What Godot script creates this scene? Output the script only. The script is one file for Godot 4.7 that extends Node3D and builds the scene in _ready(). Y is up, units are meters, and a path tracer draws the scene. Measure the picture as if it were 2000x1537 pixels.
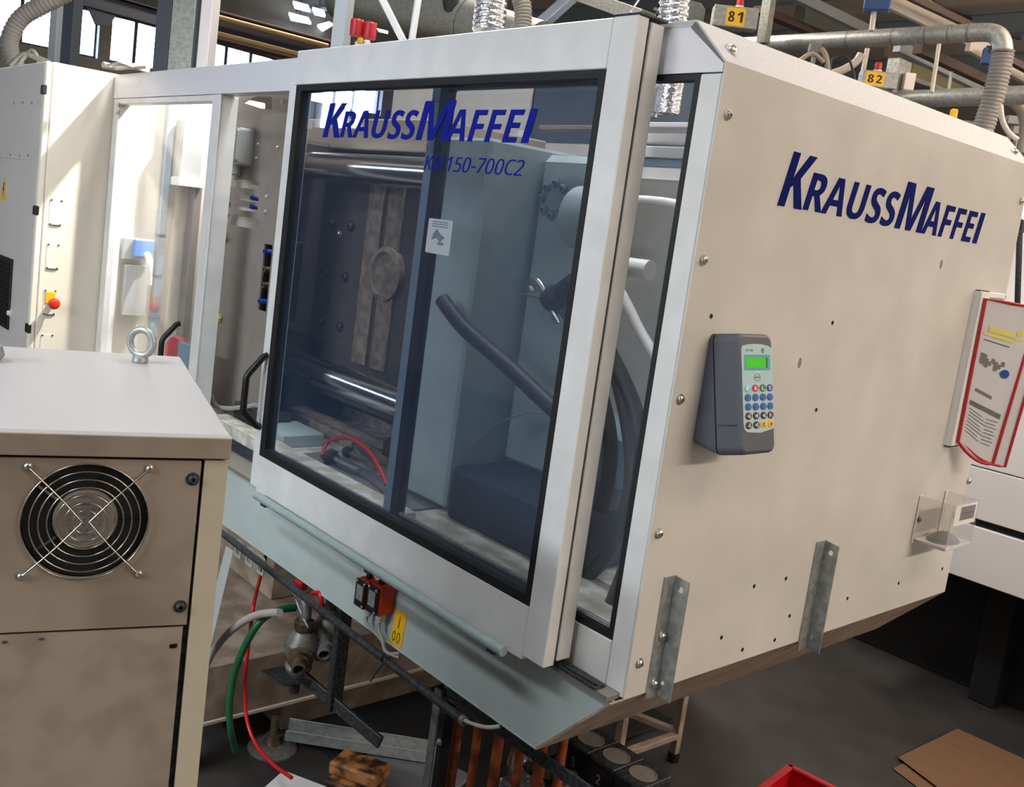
extends Node3D
# Injection moulding machine in a factory hall. World: y up, metres; the machine's front is the plane z = 0, its end panel x = XE.

const XE := 1.2736
const YP := 1.974
const ZB := -1.4147
var M := {}
var names := {}
var rng := RandomNumberGenerator.new()

func _ready() -> void:
	rng.seed = 7
	# ---- camera
	var cam := Camera3D.new()
	cam.name = "camera"
	cam.projection = Camera3D.PROJECTION_FRUSTUM
	cam.near = 0.05
	cam.far = 100.0
	cam.size = 0.041
	cam.frustum_offset = Vector2(0.0032, -0.0022)
	cam.rotation_order = EULER_ORDER_YXZ
	cam.position = Vector3(2.293, 1.6566, 1.2889)
	cam.rotation = Vector3(-0.13598, 0.87227, 0.12648)
	add_child(cam)
	cam.current = true
	# ---- sky and exposure
	var env := Environment.new()
	env.background_mode = Environment.BG_SKY
	var sm := ProceduralSkyMaterial.new()
	sm.sky_top_color = Color(0.62, 0.74, 0.95)
	sm.sky_horizon_color = Color(0.86, 0.92, 1.0)
	sm.ground_horizon_color = Color(0.7, 0.72, 0.74)
	sm.ground_bottom_color = Color(0.3, 0.3, 0.3)
	sm.sky_energy_multiplier = 4.2
	sm.ground_energy_multiplier = 2.0
	var sky := Sky.new()
	sky.sky_material = sm
	env.sky = sky
	env.tonemap_mode = Environment.TONE_MAPPER_LINEAR
	env.tonemap_exposure = 1.12
	env.sdfgi_enabled = true
	env.ssao_enabled = true
	env.ssil_enabled = true
	var we := WorldEnvironment.new()
	we.name = "world_environment"
	we.environment = env
	add_child(we)
	materials()
	# ---- lamps of the hall: a glowing tube panel in a housing and an area light just below it
	var warm := Color(1.0, 0.95, 0.89)
	lamp("fluorescent ceiling lamp above the end of the cream machine, warm white", Vector3(3.3, 3.75, -0.9), 0.5, 2.4, 0.9, warm)
	lamp("fluorescent ceiling lamp along the right wall, warm white", Vector3(6.3, 3.6, -1.8), 0.5, 3.6, 31.0, warm)
	lamp("fluorescent ceiling lamp above the far white machine, warm white", Vector3(3.0, 3.4, -5.5), 0.5, 2.4, 7.0, warm, 6.0)
	lamp("fluorescent ceiling lamp behind the photographer, neutral white", Vector3(0.7, 2.95, 4.5), 2.4, 0.5, 27.0, Color(0.93, 0.97, 1.0))
	lamp("fluorescent ceiling lamp over the aisle in front of the glass doors, cool white", Vector3(0.8, 3.85, 2.5), 2.4, 0.4, 5.4, Color(0.95, 0.98, 1.0))
	lamp("fluorescent ceiling lamp over the pipes behind the cream panel, warm white", Vector3(1.6, 3.5, -4.6), 0.5, 2.4, 4.5, warm, 14.0)
	lamp("fluorescent ceiling lamp over the clamping unit, cool white", Vector3(0.0, 3.75, -0.5), 2.4, 0.4, 6.2, Color(0.96, 0.98, 1.0))
	lamp("fluorescent ceiling lamp over the aisle behind the machine, warm white", Vector3(-1.8, 3.75, -3.0), 0.5, 1.8, 7.0, warm)
	lamp("fluorescent ceiling lamp far back in the hall, warm white", Vector3(2.6, 3.4, -9.0), 2.4, 0.5, 7.0, warm, 30.0)
	lamp("fluorescent ceiling lamp near the long window wall, warm white", Vector3(-5.0, 3.75, -3.0), 0.5, 2.4, 6.0, warm)
	spot_lamp()
	hall()
	machine()
	door()
	interior()
	end_panel_things()
	below()
	left_side()
	temperature_unit()
	rack_and_floor()
	far_machine()
	overhead()

# ------------------------------------------------------------------ helpers: nodes
func numbered(called: String) -> String:
	if not names.has(called):
		names[called] = 0
		return called
	names[called] += 1
	return "%s_%03d" % [called, names[called]]

func gx(n: Node) -> Transform3D:
	var t := Transform3D()
	while n != self and n is Node3D:
		t = (n as Node3D).transform * t
		n = n.get_parent()
	return t

func tag(o: Node3D, label: String, category: String, group := "") -> Node3D:
	o.set_meta("label", label)
	o.set_meta("category", category)
	if group != "":
		o.set_meta("group", group)
	return o

func thing(called: String, label: String, category: String, at := Vector3.ZERO, group := "") -> Node3D:
	var o := Node3D.new()
	o.name = numbered(called)
	o.position = at
	add_child(o)
	return tag(o, label, category, group)

func holder(called: String, parent: Node3D) -> Node3D:
	var o := Node3D.new()
	o.name = called
	parent.add_child(o, true)
	return o

# a mesh given in world coordinates becomes a part of its parent
func part(called: String, s: SurfaceTool, m: Material, parent: Node3D, label := "") -> MeshInstance3D:
	var o := MeshInstance3D.new()
	o.name = called
	o.mesh = s.commit()
	o.material_override = m
	o.transform = gx(parent).affine_inverse()
	parent.add_child(o, true)
	if label != "":
		o.set_meta("label", label)
	return o

func single(called: String, s: SurfaceTool, m: Material, label: String, category: String, group := "") -> MeshInstance3D:
	var o := MeshInstance3D.new()
	o.name = numbered(called)
	o.mesh = s.commit()
	o.material_override = m
	add_child(o)
	tag(o, label, category, group)
	return o

func struct(called: String, s: SurfaceTool, m: Material) -> MeshInstance3D:
	var o := MeshInstance3D.new()
	o.name = called
	o.mesh = s.commit()
	o.material_override = m
	o.set_meta("kind", "structure")
	add_child(o)
	return o

# ------------------------------------------------------------------ helpers: shapes
func S() -> SurfaceTool:
	var s := SurfaceTool.new()
	s.begin(Mesh.PRIMITIVE_TRIANGLES)
	return s

func fan(s: SurfaceTool, pts: Array, out: Vector3) -> void:
	var n := Vector3.ZERO
	for i in pts.size():
		n += (pts[i] as Vector3).cross(pts[(i + 1) % pts.size()])
	if n.length() < 1e-14:
		return
	n = n.normalized()
	var flip := n.dot(out) > 0.0
	if n.dot(out) < 0.0:
		n = -n
	for i in range(1, pts.size() - 1):
		var tri := [pts[0], pts[i + 1], pts[i]] if flip else [pts[0], pts[i], pts[i + 1]]
		for p in tri:
			s.set_normal(n)
			s.set_uv(Vector2(p.x + p.z, p.y))
			s.add_vertex(p)

# chamfered box about the origin of xf
func cbox(s: SurfaceTool, xf: Transform3D, size: Vector3, bev := 0.003) -> void:
	var h := size / 2.0
	var c: float = min(bev, min(h.x, min(h.y, h.z)) * 0.9)
	for ax in 3:
		var u := (ax + 1) % 3
		var v := (ax + 2) % 3
		for sg in [-1.0, 1.0]:
			var pts := []
			for k in [[-1, -1], [1, -1], [1, 1], [-1, 1]]:
				var p := Vector3.ZERO
				p[ax] = sg * h[ax]
				p[u] = k[0] * (h[u] - c)
				p[v] = k[1] * (h[v] - c)
				pts.append(xf * p)
			var n := Vector3.ZERO
			n[ax] = sg
			fan(s, pts, xf.basis * n)
	if c <= 0.0:
		return
	for ax in 3:
		var u := (ax + 1) % 3
		var v := (ax + 2) % 3
		for su in [-1.0, 1.0]:
			for sv in [-1.0, 1.0]:
				var pts := []
				for k in [[-1, 0], [1, 0], [1, 1], [-1, 1]]:
					var p := Vector3.ZERO
					p[ax] = k[0] * (h[ax] - c)
					p[u] = su * (h[u] - (c if k[1] == 1 else 0.0))
					p[v] = sv * (h[v] - (0.0 if k[1] == 1 else c))
					pts.append(xf * p)
				var n := Vector3.ZERO
				n[u] = su
				n[v] = sv
				fan(s, pts, xf.basis * n)
	for sx in [-1.0, 1.0]:
		for sy in [-1.0, 1.0]:
			for sz in [-1.0, 1.0]:
				fan(s, [xf * Vector3(sx * h.x, sy * (h.y - c), sz * (h.z - c)), xf * Vector3(sx * (h.x - c), sy * h.y, sz * (h.z - c)), xf * Vector3(sx * (h.x - c), sy * (h.y - c), sz * h.z)], xf.basis * Vector3(sx, sy, sz))

# box between two corners
func bb(s: SurfaceTool, a: Vector3, b: Vector3, bev := 0.003) -> void:
	cbox(s, Transform3D(Basis(), (a + b) / 2.0), (b - a).abs(), bev)

func box(a: Vector3, b: Vector3, bev := 0.003) -> SurfaceTool:
	var s := S()
	bb(s, a, b, bev)
	return s

# bar of rectangular section from a to b; up gives the direction of the height h
func bar(s: SurfaceTool, a: Vector3, b: Vector3, w: float, h: float, up := Vector3.UP, bev := 0.002) -> void:
	var d := (b - a).normalized()
	if absf(d.dot(up)) > 0.98:
		up = Vector3.RIGHT
	var x := up.cross(d).normalized()
	var y := d.cross(x)
	cbox(s, Transform3D(Basis(x, y, d), (a + b) / 2.0), Vector3(w, h, a.distance_to(b)), bev)

# polygon (with holes) in the plane of xf's x and y, extruded along its z from 0 to depth
func prism(s: SurfaceTool, poly: PackedVector2Array, xf: Transform3D, depth: float, holes := []) -> void:
	if Geometry2D.is_polygon_clockwise(poly):
		poly.reverse()
	var merged := poly.duplicate()
	for hq in holes:
		var hole: PackedVector2Array = hq.duplicate()
		if not Geometry2D.is_polygon_clockwise(hole):
			hole.reverse()
		var best := INF
		var bi := 0
		var bj := 0
		for i in merged.size():
			for j in hole.size():
				var d := merged[i].distance_squared_to(hole[j])
				if d < best:
					best = d
					bi = i
					bj = j
		var m2 := PackedVector2Array()
		for i in merged.size():
			m2.append(merged[i])
			if i == bi:
				for j in hole.size() + 1:
					m2.append(hole[(bj + j) % hole.size()])
				m2.append(merged[i])
		merged = m2
	var tri := Geometry2D.triangulate_polygon(merged)
	for k in range(0, tri.size(), 3):
		var q := [merged[tri[k]], merged[tri[k + 1]], merged[tri[k + 2]]]
		fan(s, [xf * Vector3(q[0].x, q[0].y, 0), xf * Vector3(q[1].x, q[1].y, 0), xf * Vector3(q[2].x, q[2].y, 0)], -xf.basis.z * signf(depth))
		fan(s, [xf * Vector3(q[0].x, q[0].y, depth), xf * Vector3(q[1].x, q[1].y, depth), xf * Vector3(q[2].x, q[2].y, depth)], xf.basis.z * signf(depth))
	var rings := [poly]
	for hq in holes:
		var h2: PackedVector2Array = hq.duplicate()
		if not Geometry2D.is_polygon_clockwise(h2):
			h2.reverse()
		rings.append(h2)
	for ring in rings:
		for i in ring.size():
			var a: Vector2 = ring[i]
			var b: Vector2 = ring[(i + 1) % ring.size()]
			fan(s, [xf * Vector3(a.x, a.y, 0), xf * Vector3(b.x, b.y, 0), xf * Vector3(b.x, b.y, depth), xf * Vector3(a.x, a.y, depth)], xf.basis * Vector3((b - a).y, -(b - a).x, 0))

# frames: a polygon of (x, y) at depth z; or of (-z, y) on a plane of constant x
func fz(z: float) -> Transform3D:
	return Transform3D(Basis(), Vector3(0, 0, z))

func fx(x: float) -> Transform3D:
	return Transform3D(Basis(Vector3(0, 0, -1), Vector3(0, 1, 0), Vector3(1, 0, 0)), Vector3(x, 0, 0))

func fy(y: float) -> Transform3D:
	return Transform3D(Basis(Vector3(1, 0, 0), Vector3(0, 0, 1), Vector3(0, -1, 0)), Vector3(0, y, 0))

func rect(x0: float, y0: float, x1: float, y1: float) -> PackedVector2Array:
	return PackedVector2Array([Vector2(x0, y0), Vector2(x1, y0), Vector2(x1, y1), Vector2(x0, y1)])

func slot(x0: float, y0: float, x1: float, y1: float, n := 6) -> PackedVector2Array:
	var r := (y1 - y0) / 2.0
	var o := PackedVector2Array()
	for i in n + 1:
		var t := -PI / 2 + PI * i / n
		o.append(Vector2(x1 - r + cos(t) * r, (y0 + y1) / 2 + sin(t) * r))
	for i in n + 1:
		var t := PI / 2 + PI * i / n
		o.append(Vector2(x0 + r + cos(t) * r, (y0 + y1) / 2 + sin(t) * r))
	return o

func disc(cx: float, cy: float, rx: float, ry: float, n := 24) -> PackedVector2Array:
	var o := PackedVector2Array()
	for i in n:
		o.append(Vector2(cx + cos(TAU * i / n) * rx, cy + sin(TAU * i / n) * ry))
	return o

func rrect(x0: float, y0: float, x1: float, y1: float, r: float, n := 4) -> PackedVector2Array:
	var o := PackedVector2Array()
	for k in 4:
		var c := Vector2(x1 - r if k == 0 or k == 3 else x0 + r, y1 - r if k < 2 else y0 + r)
		for i in n + 1:
			var t := PI / 2 * k + PI / 2 * i / n
			o.append(c + Vector2(cos(t), sin(t)) * r)
	return o

func smooth(pts: Array, k := 6) -> Array:
	var o := []
	for i in pts.size() - 1:
		var a: Vector3 = pts[max(i - 1, 0)]
		var b: Vector3 = pts[i]
		var c: Vector3 = pts[i + 1]
		var d: Vector3 = pts[min(i + 2, pts.size() - 1)]
		for j in k:
			o.append(b.cubic_interpolate(c, a, d, float(j) / k))
	o.append(pts[-1])
	return o

# swept tube with closed ends; radii may change along it; ribs > 0 makes a corrugated hose
func tube(s: SurfaceTool, pts: Array, r: float, n := 10, closed := false, rr := []) -> void:
	var cnt := pts.size()
	var rings := []
	var nrm := []
	var up := Vector3.UP
	for i in cnt:
		var d: Vector3
		if closed:
			d = ((pts[(i + 1) % cnt] as Vector3) - pts[(i - 1 + cnt) % cnt]).normalized()
		else:
			d = ((pts[min(i + 1, cnt - 1)] as Vector3) - pts[max(i - 1, 0)]).normalized()
		if i == 0:
			up = Vector3.UP if absf(d.y) < 0.9 else Vector3.RIGHT
		var x := up.cross(d).normalized()
		up = d.cross(x).normalized()
		var ring := []
		var nn := []
		var rad: float = rr[i] if rr.size() else r
		var lean := 0.0
		if rr.size() and i > 0 and i < cnt - 1:
			lean = (rr[i + 1] - rr[i - 1]) / maxf(1e-5, (pts[i + 1] as Vector3).distance_to(pts[i - 1]))
		for k in n:
			var v := x * cos(TAU * k / n) + up * sin(TAU * k / n)
			nn.append((v - d * lean).normalized())
			ring.append((pts[i] as Vector3) + v * rad)
		rings.append(ring)
		nrm.append(nn)
	for i in (cnt if closed else cnt - 1):
		var j := (i + 1) % cnt
		for k in n:
			var l := (k + 1) % n
			smooth_quad(s, [rings[i][k], rings[i][l], rings[j][l], rings[j][k]], [nrm[i][k], nrm[i][l], nrm[j][l], nrm[j][k]])
	if not closed:
		fan(s, rings[0], (pts[0] as Vector3) - pts[1])
		fan(s, rings[-1], (pts[-1] as Vector3) - pts[-2])

func smooth_quad(s: SurfaceTool, p: Array, n: Array) -> void:
	var g: Vector3 = (p[1] - p[0]).cross(p[2] - p[0])
	if g.length() < 1e-14:
		g = (p[2] - p[0]).cross(p[3] - p[0])
	var order := [0, 2, 1, 0, 3, 2] if g.dot(n[0] + n[1] + n[2] + n[3]) > 0.0 else [0, 1, 2, 0, 2, 3]
	for i in order:
		s.set_normal(n[i])
		s.set_uv(Vector2(p[i].x + p[i].z, p[i].y))
		s.add_vertex(p[i])

func rod(a: Vector3, b: Vector3, r: float, n := 14) -> SurfaceTool:
	var s := S()
	tube(s, [a, b], r, n)
	return s

# surface of revolution round xf's y: profile of (radius, height)
func lathe(s: SurfaceTool, prof: Array, xf: Transform3D, n := 18) -> void:
	for i in prof.size() - 1:
		var a: Vector2 = prof[i]
		var b: Vector2 = prof[i + 1]
		var t := (b - a).normalized()
		var pn := Vector2(t.y, -t.x)
		for k in n:
			var q0 := TAU * k / n
			var q1 := TAU * (k + 1) / n
			var e0 := Vector3(cos(q0), 0, sin(q0))
			var e1 := Vector3(cos(q1), 0, sin(q1))
			var pts := [xf * (e0 * a.x + Vector3.UP * a.y), xf * (e1 * a.x + Vector3.UP * a.y), xf * (e1 * b.x + Vector3.UP * b.y), xf * (e0 * b.x + Vector3.UP * b.y)]
			var n0 := (xf.basis * (e0 * pn.x + Vector3.UP * pn.y)).normalized()
			var n1 := (xf.basis * (e1 * pn.x + Vector3.UP * pn.y)).normalized()
			smooth_quad(s, pts, [n0, n1, n1, n0])

# frame at p whose y points along d
func along(p: Vector3, d: Vector3) -> Transform3D:
	d = d.normalized()
	var a := Vector3.RIGHT if absf(d.x) < 0.9 else Vector3.UP
	var x := a.cross(d).normalized()
	return Transform3D(Basis(x, d, x.cross(d)), p)

func dome(r: float, h: float) -> Array:
	return [Vector2(r, 0), Vector2(r, h * 0.35), Vector2(r * 0.85, h * 0.75), Vector2(r * 0.5, h), Vector2(r * 0.22, h), Vector2(r * 0.18, h * 0.5), Vector2(0.0, h * 0.5)]

func screw(p: Vector3, d: Vector3, r: float, parent: Node3D, m: Material, called := "screw") -> void:
	var s := S()
	lathe(s, [Vector2(r * 1.35, 0), Vector2(r * 1.35, r * 0.2), Vector2(r, r * 0.25), Vector2(r * 0.95, r * 0.7), Vector2(r * 0.6, r * 1.0), Vector2(r * 0.4, r * 1.02), Vector2(r * 0.36, r * 0.45), Vector2(0, r * 0.45)], along(p, d), 14)
	part(called, s, m, parent)

# lettering: the word fills x0..x1 and a height of h above the baseline, in the plane of xf, slanted
func word(s: SurfaceTool, text: String, x0: float, x1: float, h: float, xf: Transform3D, slant := 0.0, depth := 0.0012, weight := 700, face := "Droid Sans") -> void:
	var tm := TextMesh.new()
	var fnt := SystemFont.new()
	fnt.font_names = PackedStringArray([face])
	fnt.font_weight = weight
	tm.font = fnt
	tm.text = text
	tm.font_size = 64
	tm.pixel_size = 0.01
	tm.depth = 0.1
	tm.curve_step = 1.0
	var bx := tm.get_aabb()
	var sx := (x1 - x0) / bx.size.x
	var sy := h / bx.size.y
	var b := Basis(Vector3(sx, 0, 0), Vector3(slant * sy, sy, 0), Vector3(0, 0, depth / bx.size.z))
	var base := Vector3(x0 - bx.position.x * sx - slant * sy * bx.position.y, -bx.position.y * sy, -bx.position.z * depth / bx.size.z)
	var full := xf * Transform3D(b, base)
	var arr := tm.get_mesh_arrays()
	var vs: PackedVector3Array = arr[Mesh.ARRAY_VERTEX]
	var ns: PackedVector3Array = arr[Mesh.ARRAY_NORMAL]
	var ix = arr[Mesh.ARRAY_INDEX]
	var nb := full.basis.inverse().transposed()
	for i in (ix.size() if ix != null and ix.size() > 0 else vs.size()):
		var k: int = ix[i] if ix != null and ix.size() > 0 else i
		s.set_normal((nb * ns[k]).normalized())
		s.set_uv(Vector2.ZERO)
		s.add_vertex(full * vs[k])

# ------------------------------------------------------------------ materials
func noise_tex(sd: int, freq: float, lo: Color, hi: Color, oct := 4, size := 256, a := 0.0, b := 1.0) -> NoiseTexture2D:
	var fnl := FastNoiseLite.new()
	fnl.seed = sd
	fnl.frequency = freq
	fnl.fractal_octaves = oct
	var t := NoiseTexture2D.new()
	t.noise = fnl
	t.width = size
	t.height = size
	t.seamless = true
	var g := Gradient.new()
	g.offsets = PackedFloat32Array([a, b])
	g.colors = PackedColorArray([lo, hi])
	t.color_ramp = g
	return t

func bump_tex(sd: int, freq: float, strength: float, size := 256) -> NoiseTexture2D:
	var fnl := FastNoiseLite.new()
	fnl.seed = sd
	fnl.frequency = freq
	var t := NoiseTexture2D.new()
	t.noise = fnl
	t.width = size
	t.height = size
	t.seamless = true
	t.as_normal_map = true
	t.bump_strength = strength
	return t

func mt(called: String, col: String, rough := 0.5, metal := 0.0, tex: Texture2D = null, scale := 1.0, bump: Texture2D = null, spec := 0.5) -> StandardMaterial3D:
	var m := StandardMaterial3D.new()
	m.resource_name = called
	m.albedo_color = Color(col)
	m.roughness = rough
	m.metallic = metal
	m.metallic_specular = spec
	if tex or bump:
		m.uv1_triplanar = true
		m.uv1_world_triplanar = true
		m.uv1_scale = Vector3.ONE * scale
	if tex:
		m.albedo_texture = tex
	if bump:
		m.normal_enabled = true
		m.normal_texture = bump
	M[called] = m
	return m

func glass(called: String, col: String, alpha: float, spec := 0.5) -> void:
	var m := StandardMaterial3D.new()
	m.resource_name = called
	m.albedo_color = Color(Color(col), alpha)
	m.transparency = BaseMaterial3D.TRANSPARENCY_ALPHA
	m.roughness = 0.02
	m.metallic_specular = spec
	M[called] = m

func glow(called: String, col: String, e: float) -> void:
	var m := StandardMaterial3D.new()
	m.resource_name = called
	m.albedo_color = Color(col)
	m.emission_enabled = true
	m.emission = Color(col)
	m.emission_energy_multiplier = e
	M[called] = m

func materials() -> void:
	var w := Color.WHITE
	var mottled := noise_tex(1, 0.02, Color(0.93, 0.93, 0.93), w, 4)
	var dirty := noise_tex(2, 0.012, Color(0.82, 0.79, 0.76), w, 4, 512, 0.25, 0.7)
	var grimy := noise_tex(3, 0.03, Color(0.6, 0.57, 0.55), w, 4, 512, 0.2, 0.8)
	var peel := bump_tex(4, 0.12, 1.2)
	var spangle := noise_tex(5, 0.05, Color(0.86, 0.87, 0.88), w, 2, 256, 0.3, 0.7)
	mt("cream", "d4cfc7", 0.42, 0.0, mottled, 0.8)
	mt("cream_edge", "ded6c8", 0.45)
	mt("roof", "c2bfbc", 0.6, 0.0, null, 3.0, peel)
	mt("frame", "e6e5e3", 0.38, 0.1, mottled, 1.5)
	mt("frame_side", "857e76", 0.45, 0.25)
	mt("header", "dedcdf", 0.4, 0.1)
	mt("gasket", "0c0d10", 0.6)
	mt("skirt", "b3bdba", 0.42, 0.0, mottled, 1.0)
	mt("rail_paint", "9fb0ae", 0.4, 0.1, mottled, 6.0)
	mt("blue_ink", "161f64", 0.8, 0.0, null, 1.0, null, 0.1)
	mt("glass_ink", "1a2484", 0.8, 0.0, null, 1.0, null, 0.1)
	mt("fitting_blue", "1c3f9a", 0.4)
	mt("duct_white", "b5afa8", 0.5)
	mt("steel", "c4c2bd", 0.28, 0.9)
	mt("galv", "a8aba8", 0.42, 0.55, spangle, 3.0)
	mt("galv_dark", "83847f", 0.5, 0.5, spangle, 4.0)
	mt("chrome", "dedede", 0.2, 1.0)
	mt("wire", "b9b3aa", 0.25, 1.0)
	mt("dark_steel", "4c4f54", 0.5, 0.4, grimy, 4.0)
	mt("black_plastic", "121214", 0.42)
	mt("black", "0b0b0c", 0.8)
	mt("rubber", "1b1c20", 0.55)
	mt("terminal", "4b4e57", 0.55, 0.0, null, 40.0, bump_tex(9, 0.3, 0.6))
	mt("terminal_side", "474b55", 0.6, 0.0, null, 40.0, bump_tex(9, 0.3, 0.6))
	mt("keypad", "a9c6c6", 0.4)
	mt("lcd_frame", "5fa3ac", 0.3)
	mt("lcd_dark", "1f5a32", 0.3)
	glow("lcd", "3fae2c", 0.35)
	mt("key_blue", "2f4f9c", 0.4)
	mt("key_red", "c2244c", 0.4)
	mt("key_green", "1f7a3a", 0.4)
	mt("key_violet", "39479a", 0.4)
	mt("key_sky", "7cc4dc", 0.4)
	mt("key_dark", "3a1a28", 0.4)
	mt("key_yellow", "eab32c", 0.4)
	mt("white_ink", "e8ecee", 0.5)
	mt("grey_ink", "5a6470", 0.5)
	mt("black_ink", "1a1816", 0.6)
	mt("paper", "e2dcda", 0.7)
	mt("sheet_film", "d8d2d0", 0.25)
	mt("red_plastic", "b3202a", 0.4)
	mt("red_crate", "b40d1a", 0.4)
	mt("estop_red", "c8351c", 0.35)
	mt("yellow", "e8b416", 0.5)
	mt("yellow_pale", "e2d76a", 0.7)
	mt("orange_paint", "94491c", 0.5, 0.0, dirty, 5.0)
	mt("red_hose", "c01414", 0.35)
	mt("green_hose", "1c5a38", 0.4)
	mt("grey_hose", "aaa39c", 0.4)
	mt("cable", "8f8f8a", 0.5)
	mt("cast_grey", "83827e", 0.5, 0.4, dirty, 9.0)
	mt("brass", "7c705c", 0.4, 0.7, dirty, 9.0)
	mt("unit_paint", "938778", 0.5, 0.0, noise_tex(12, 0.008, Color(0.86, 0.84, 0.83), w, 4, 512, 0.2, 0.6), 1.2)
	mt("unit_lower", "938779", 0.55, 0.0, noise_tex(13, 0.014, Color(0.87, 0.86, 0.86), w, 5, 512, 0.2, 0.6), 1.6)
	mt("unit_top", "a8a4a3", 0.3, 0.0, null, 5.0, bump_tex(14, 0.14, 0.7))
	mt("unit_post", "b3a995", 0.5)
	mt("bed", "a39384", 0.6, 0.0, dirty, 1.3)
	mt("cab_front", "cfcac4", 0.28, 0.0, null, 4.0, bump_tex(15, 0.12, 1.6))
	mt("cab_side", "dcd3c2", 0.5)
	mt("plate", "827a74", 0.5, 0.0, mottled, 2.0)
	mt("box_grey", "a7aaa9", 0.5)
	mt("platen", "5f5955", 0.5, 0.2, mottled, 2.5)
	mt("platen_face", "9a8f86", 0.5, 0.2, dirty, 3.0)
	mt("pale_green", "adc0c2", 0.5, 0.0, mottled, 2.0)
	mt("guard", "c6c1ba", 0.5, 0.0, mottled, 2.0)
	mt("inner_stile", "7d93a6", 0.4, 0.2)
	mt("tray_white", "cfd0c8", 0.45, 0.0, dirty, 2.0)
	mt("mat_grey", "6b6d70", 0.7, 0.0, mottled, 8.0)
	mt("platen_cover", "c2b5a5", 0.5, 0.0, mottled, 2.0)
	mt("notice", "9aa0a6", 0.4)
	mt("white", "dcd8d6", 0.4)
	mt("white_far", "e8e4e2", 0.4)
	mt("floor", "3c3937", 0.55, 0.0, noise_tex(20, 0.01, Color(0.82, 0.81, 0.8), w, 5, 512, 0.2, 0.8), 0.7)
	mt("wall", "9a948c", 0.8, 0.0, mottled, 0.5)
	mt("ceiling", "d2c6b8", 0.8, 0.0, mottled, 0.5)
	mt("steel_dark_blue", "1c2238", 0.5)
	mt("steel_blue_grey", "3c4450", 0.5)
	mt("beam_grey", "939ba2", 0.5, 0.2)
	mt("beam_brown", "4a3a32", 0.6)
	mt("ribbed_grey", "77736f", 0.55)
	mt("ribbed_brown", "8a8074", 0.55)
	mt("foil", "d4d4d8", 0.22, 0.95, null, 6.0, bump_tex(16, 0.06, 3.0))
	mt("cardboard", "765639", 0.8, 0.0, mottled, 3.0)
	mt("wood", "a9703c", 0.7, 0.0, noise_tex(21, 0.015, Color(0.2, 0.13, 0.1), w, 5, 256, 0.2, 0.65), 4.0)
	mt("blue_box", "27497a", 0.5)
	mt("socket_blue", "4a86d0", 0.4)
	mt("olive", "85805f", 0.6)
	mt("yellow_pipe", "8c7446", 0.5)
	glass("clear_glass", "ffffff", 0.03)
	glass("door_glass", "2c405c", 0.19)
	glass("fixed_glass", "6d86a0", 0.06)
	glass("acrylic", "a89f94", 0.12)
	glow("tube_warm", "fff0da", 3.0)
	glow("tube_cool", "e6f1ff", 3.0)
	glow("lamp_end", "fff4e2", 14.0)

# ------------------------------------------------------------------ lamps
func lamp(label: String, at: Vector3, wx: float, wz: float, energy: float, col: Color, up := 0.0) -> void:
	var t := thing("ceiling_lamp", label, "lamp", at, "fluorescent ceiling lamps")
	part("housing", box(at + Vector3(-wx / 2 - 0.03, 0.0, -wz / 2 - 0.03), at + Vector3(wx / 2 + 0.03, 0.09, wz / 2 + 0.03), 0.01), M.white, t)
	part("tube_panel", box(at + Vector3(-wx / 2, -0.012, -wz / 2), at + Vector3(wx / 2, 0.0, wz / 2), 0.002), M.tube_warm if col.r > col.b else M.tube_cool, t)
	for k in [-1, 1]:
		part("suspension_rod", rod(at + Vector3(0, 0.09, k * wz * 0.4), Vector3(at.x, 4.2, at.z + k * wz * 0.4), 0.006, 8), M.galv, t)
	var l := AreaLight3D.new()
	l.name = "ceiling_lamp_light"
	l.area_size = Vector2(wx, wz)
	l.light_color = col
	l.light_energy = energy
	l.area_range = 30.0
	l.area_attenuation = 2.0
	l.shadow_enabled = true
	l.position = Vector3(0, -0.02, 0)
	l.rotation = Vector3(-PI / 2, 0, 0)
	t.add_child(l)
	if up > 0.0:
		part("upper_panel", box(at + Vector3(-wx / 2, 0.09, -wz / 2), at + Vector3(wx / 2, 0.1, wz / 2), 0.002), M.tube_warm, t)
		var u: AreaLight3D = l.duplicate()
		u.name = "ceiling_lamp_uplight"
		u.light_energy = up
		u.position = Vector3(0, 0.11, 0)
		u.rotation = Vector3(PI / 2, 0, 0)
		t.add_child(u)

func spot_lamp() -> void:
	var at := Vector3(-0.95, 3.6, -1.25)
	var aim := Vector3(-1.6, 1.85, 0.06)
	var t := thing("work_lamp", "bright round work lamp over the open left half of the machine", "lamp", at)
	var xf := along(at, aim - at)
	var s := S()
	lathe(s, [Vector2(0.0, -0.14), Vector2(0.05, -0.14), Vector2(0.06, -0.05), Vector2(0.14, 0.0), Vector2(0.15, 0.02)], xf, 20)
	part("reflector", s, M.steel, t)
	var s2 := S()
	lathe(s2, [Vector2(0.0, -0.01), Vector2(0.12, -0.01)], xf, 20)
	part("bulb", s2, M.tube_cool, t)
	part("stem", rod(at - (aim - at).normalized() * 0.1, Vector3(at.x, 4.2, at.z - 0.1), 0.012, 8), M.steel, t)
	var l := SpotLight3D.new()
	l.name = "work_lamp_light"
	l.light_color = Color(1.0, 0.98, 0.95)
	l.light_energy = 36.0
	l.spot_range = 20.0
	l.spot_attenuation = 2.0
	l.spot_angle = 21.0
	l.light_size = 0.06
	l.shadow_enabled = true
	l.transform = Transform3D(Basis.looking_at(aim - at), (aim - at).normalized() * 0.03)
	t.add_child(l)

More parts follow.
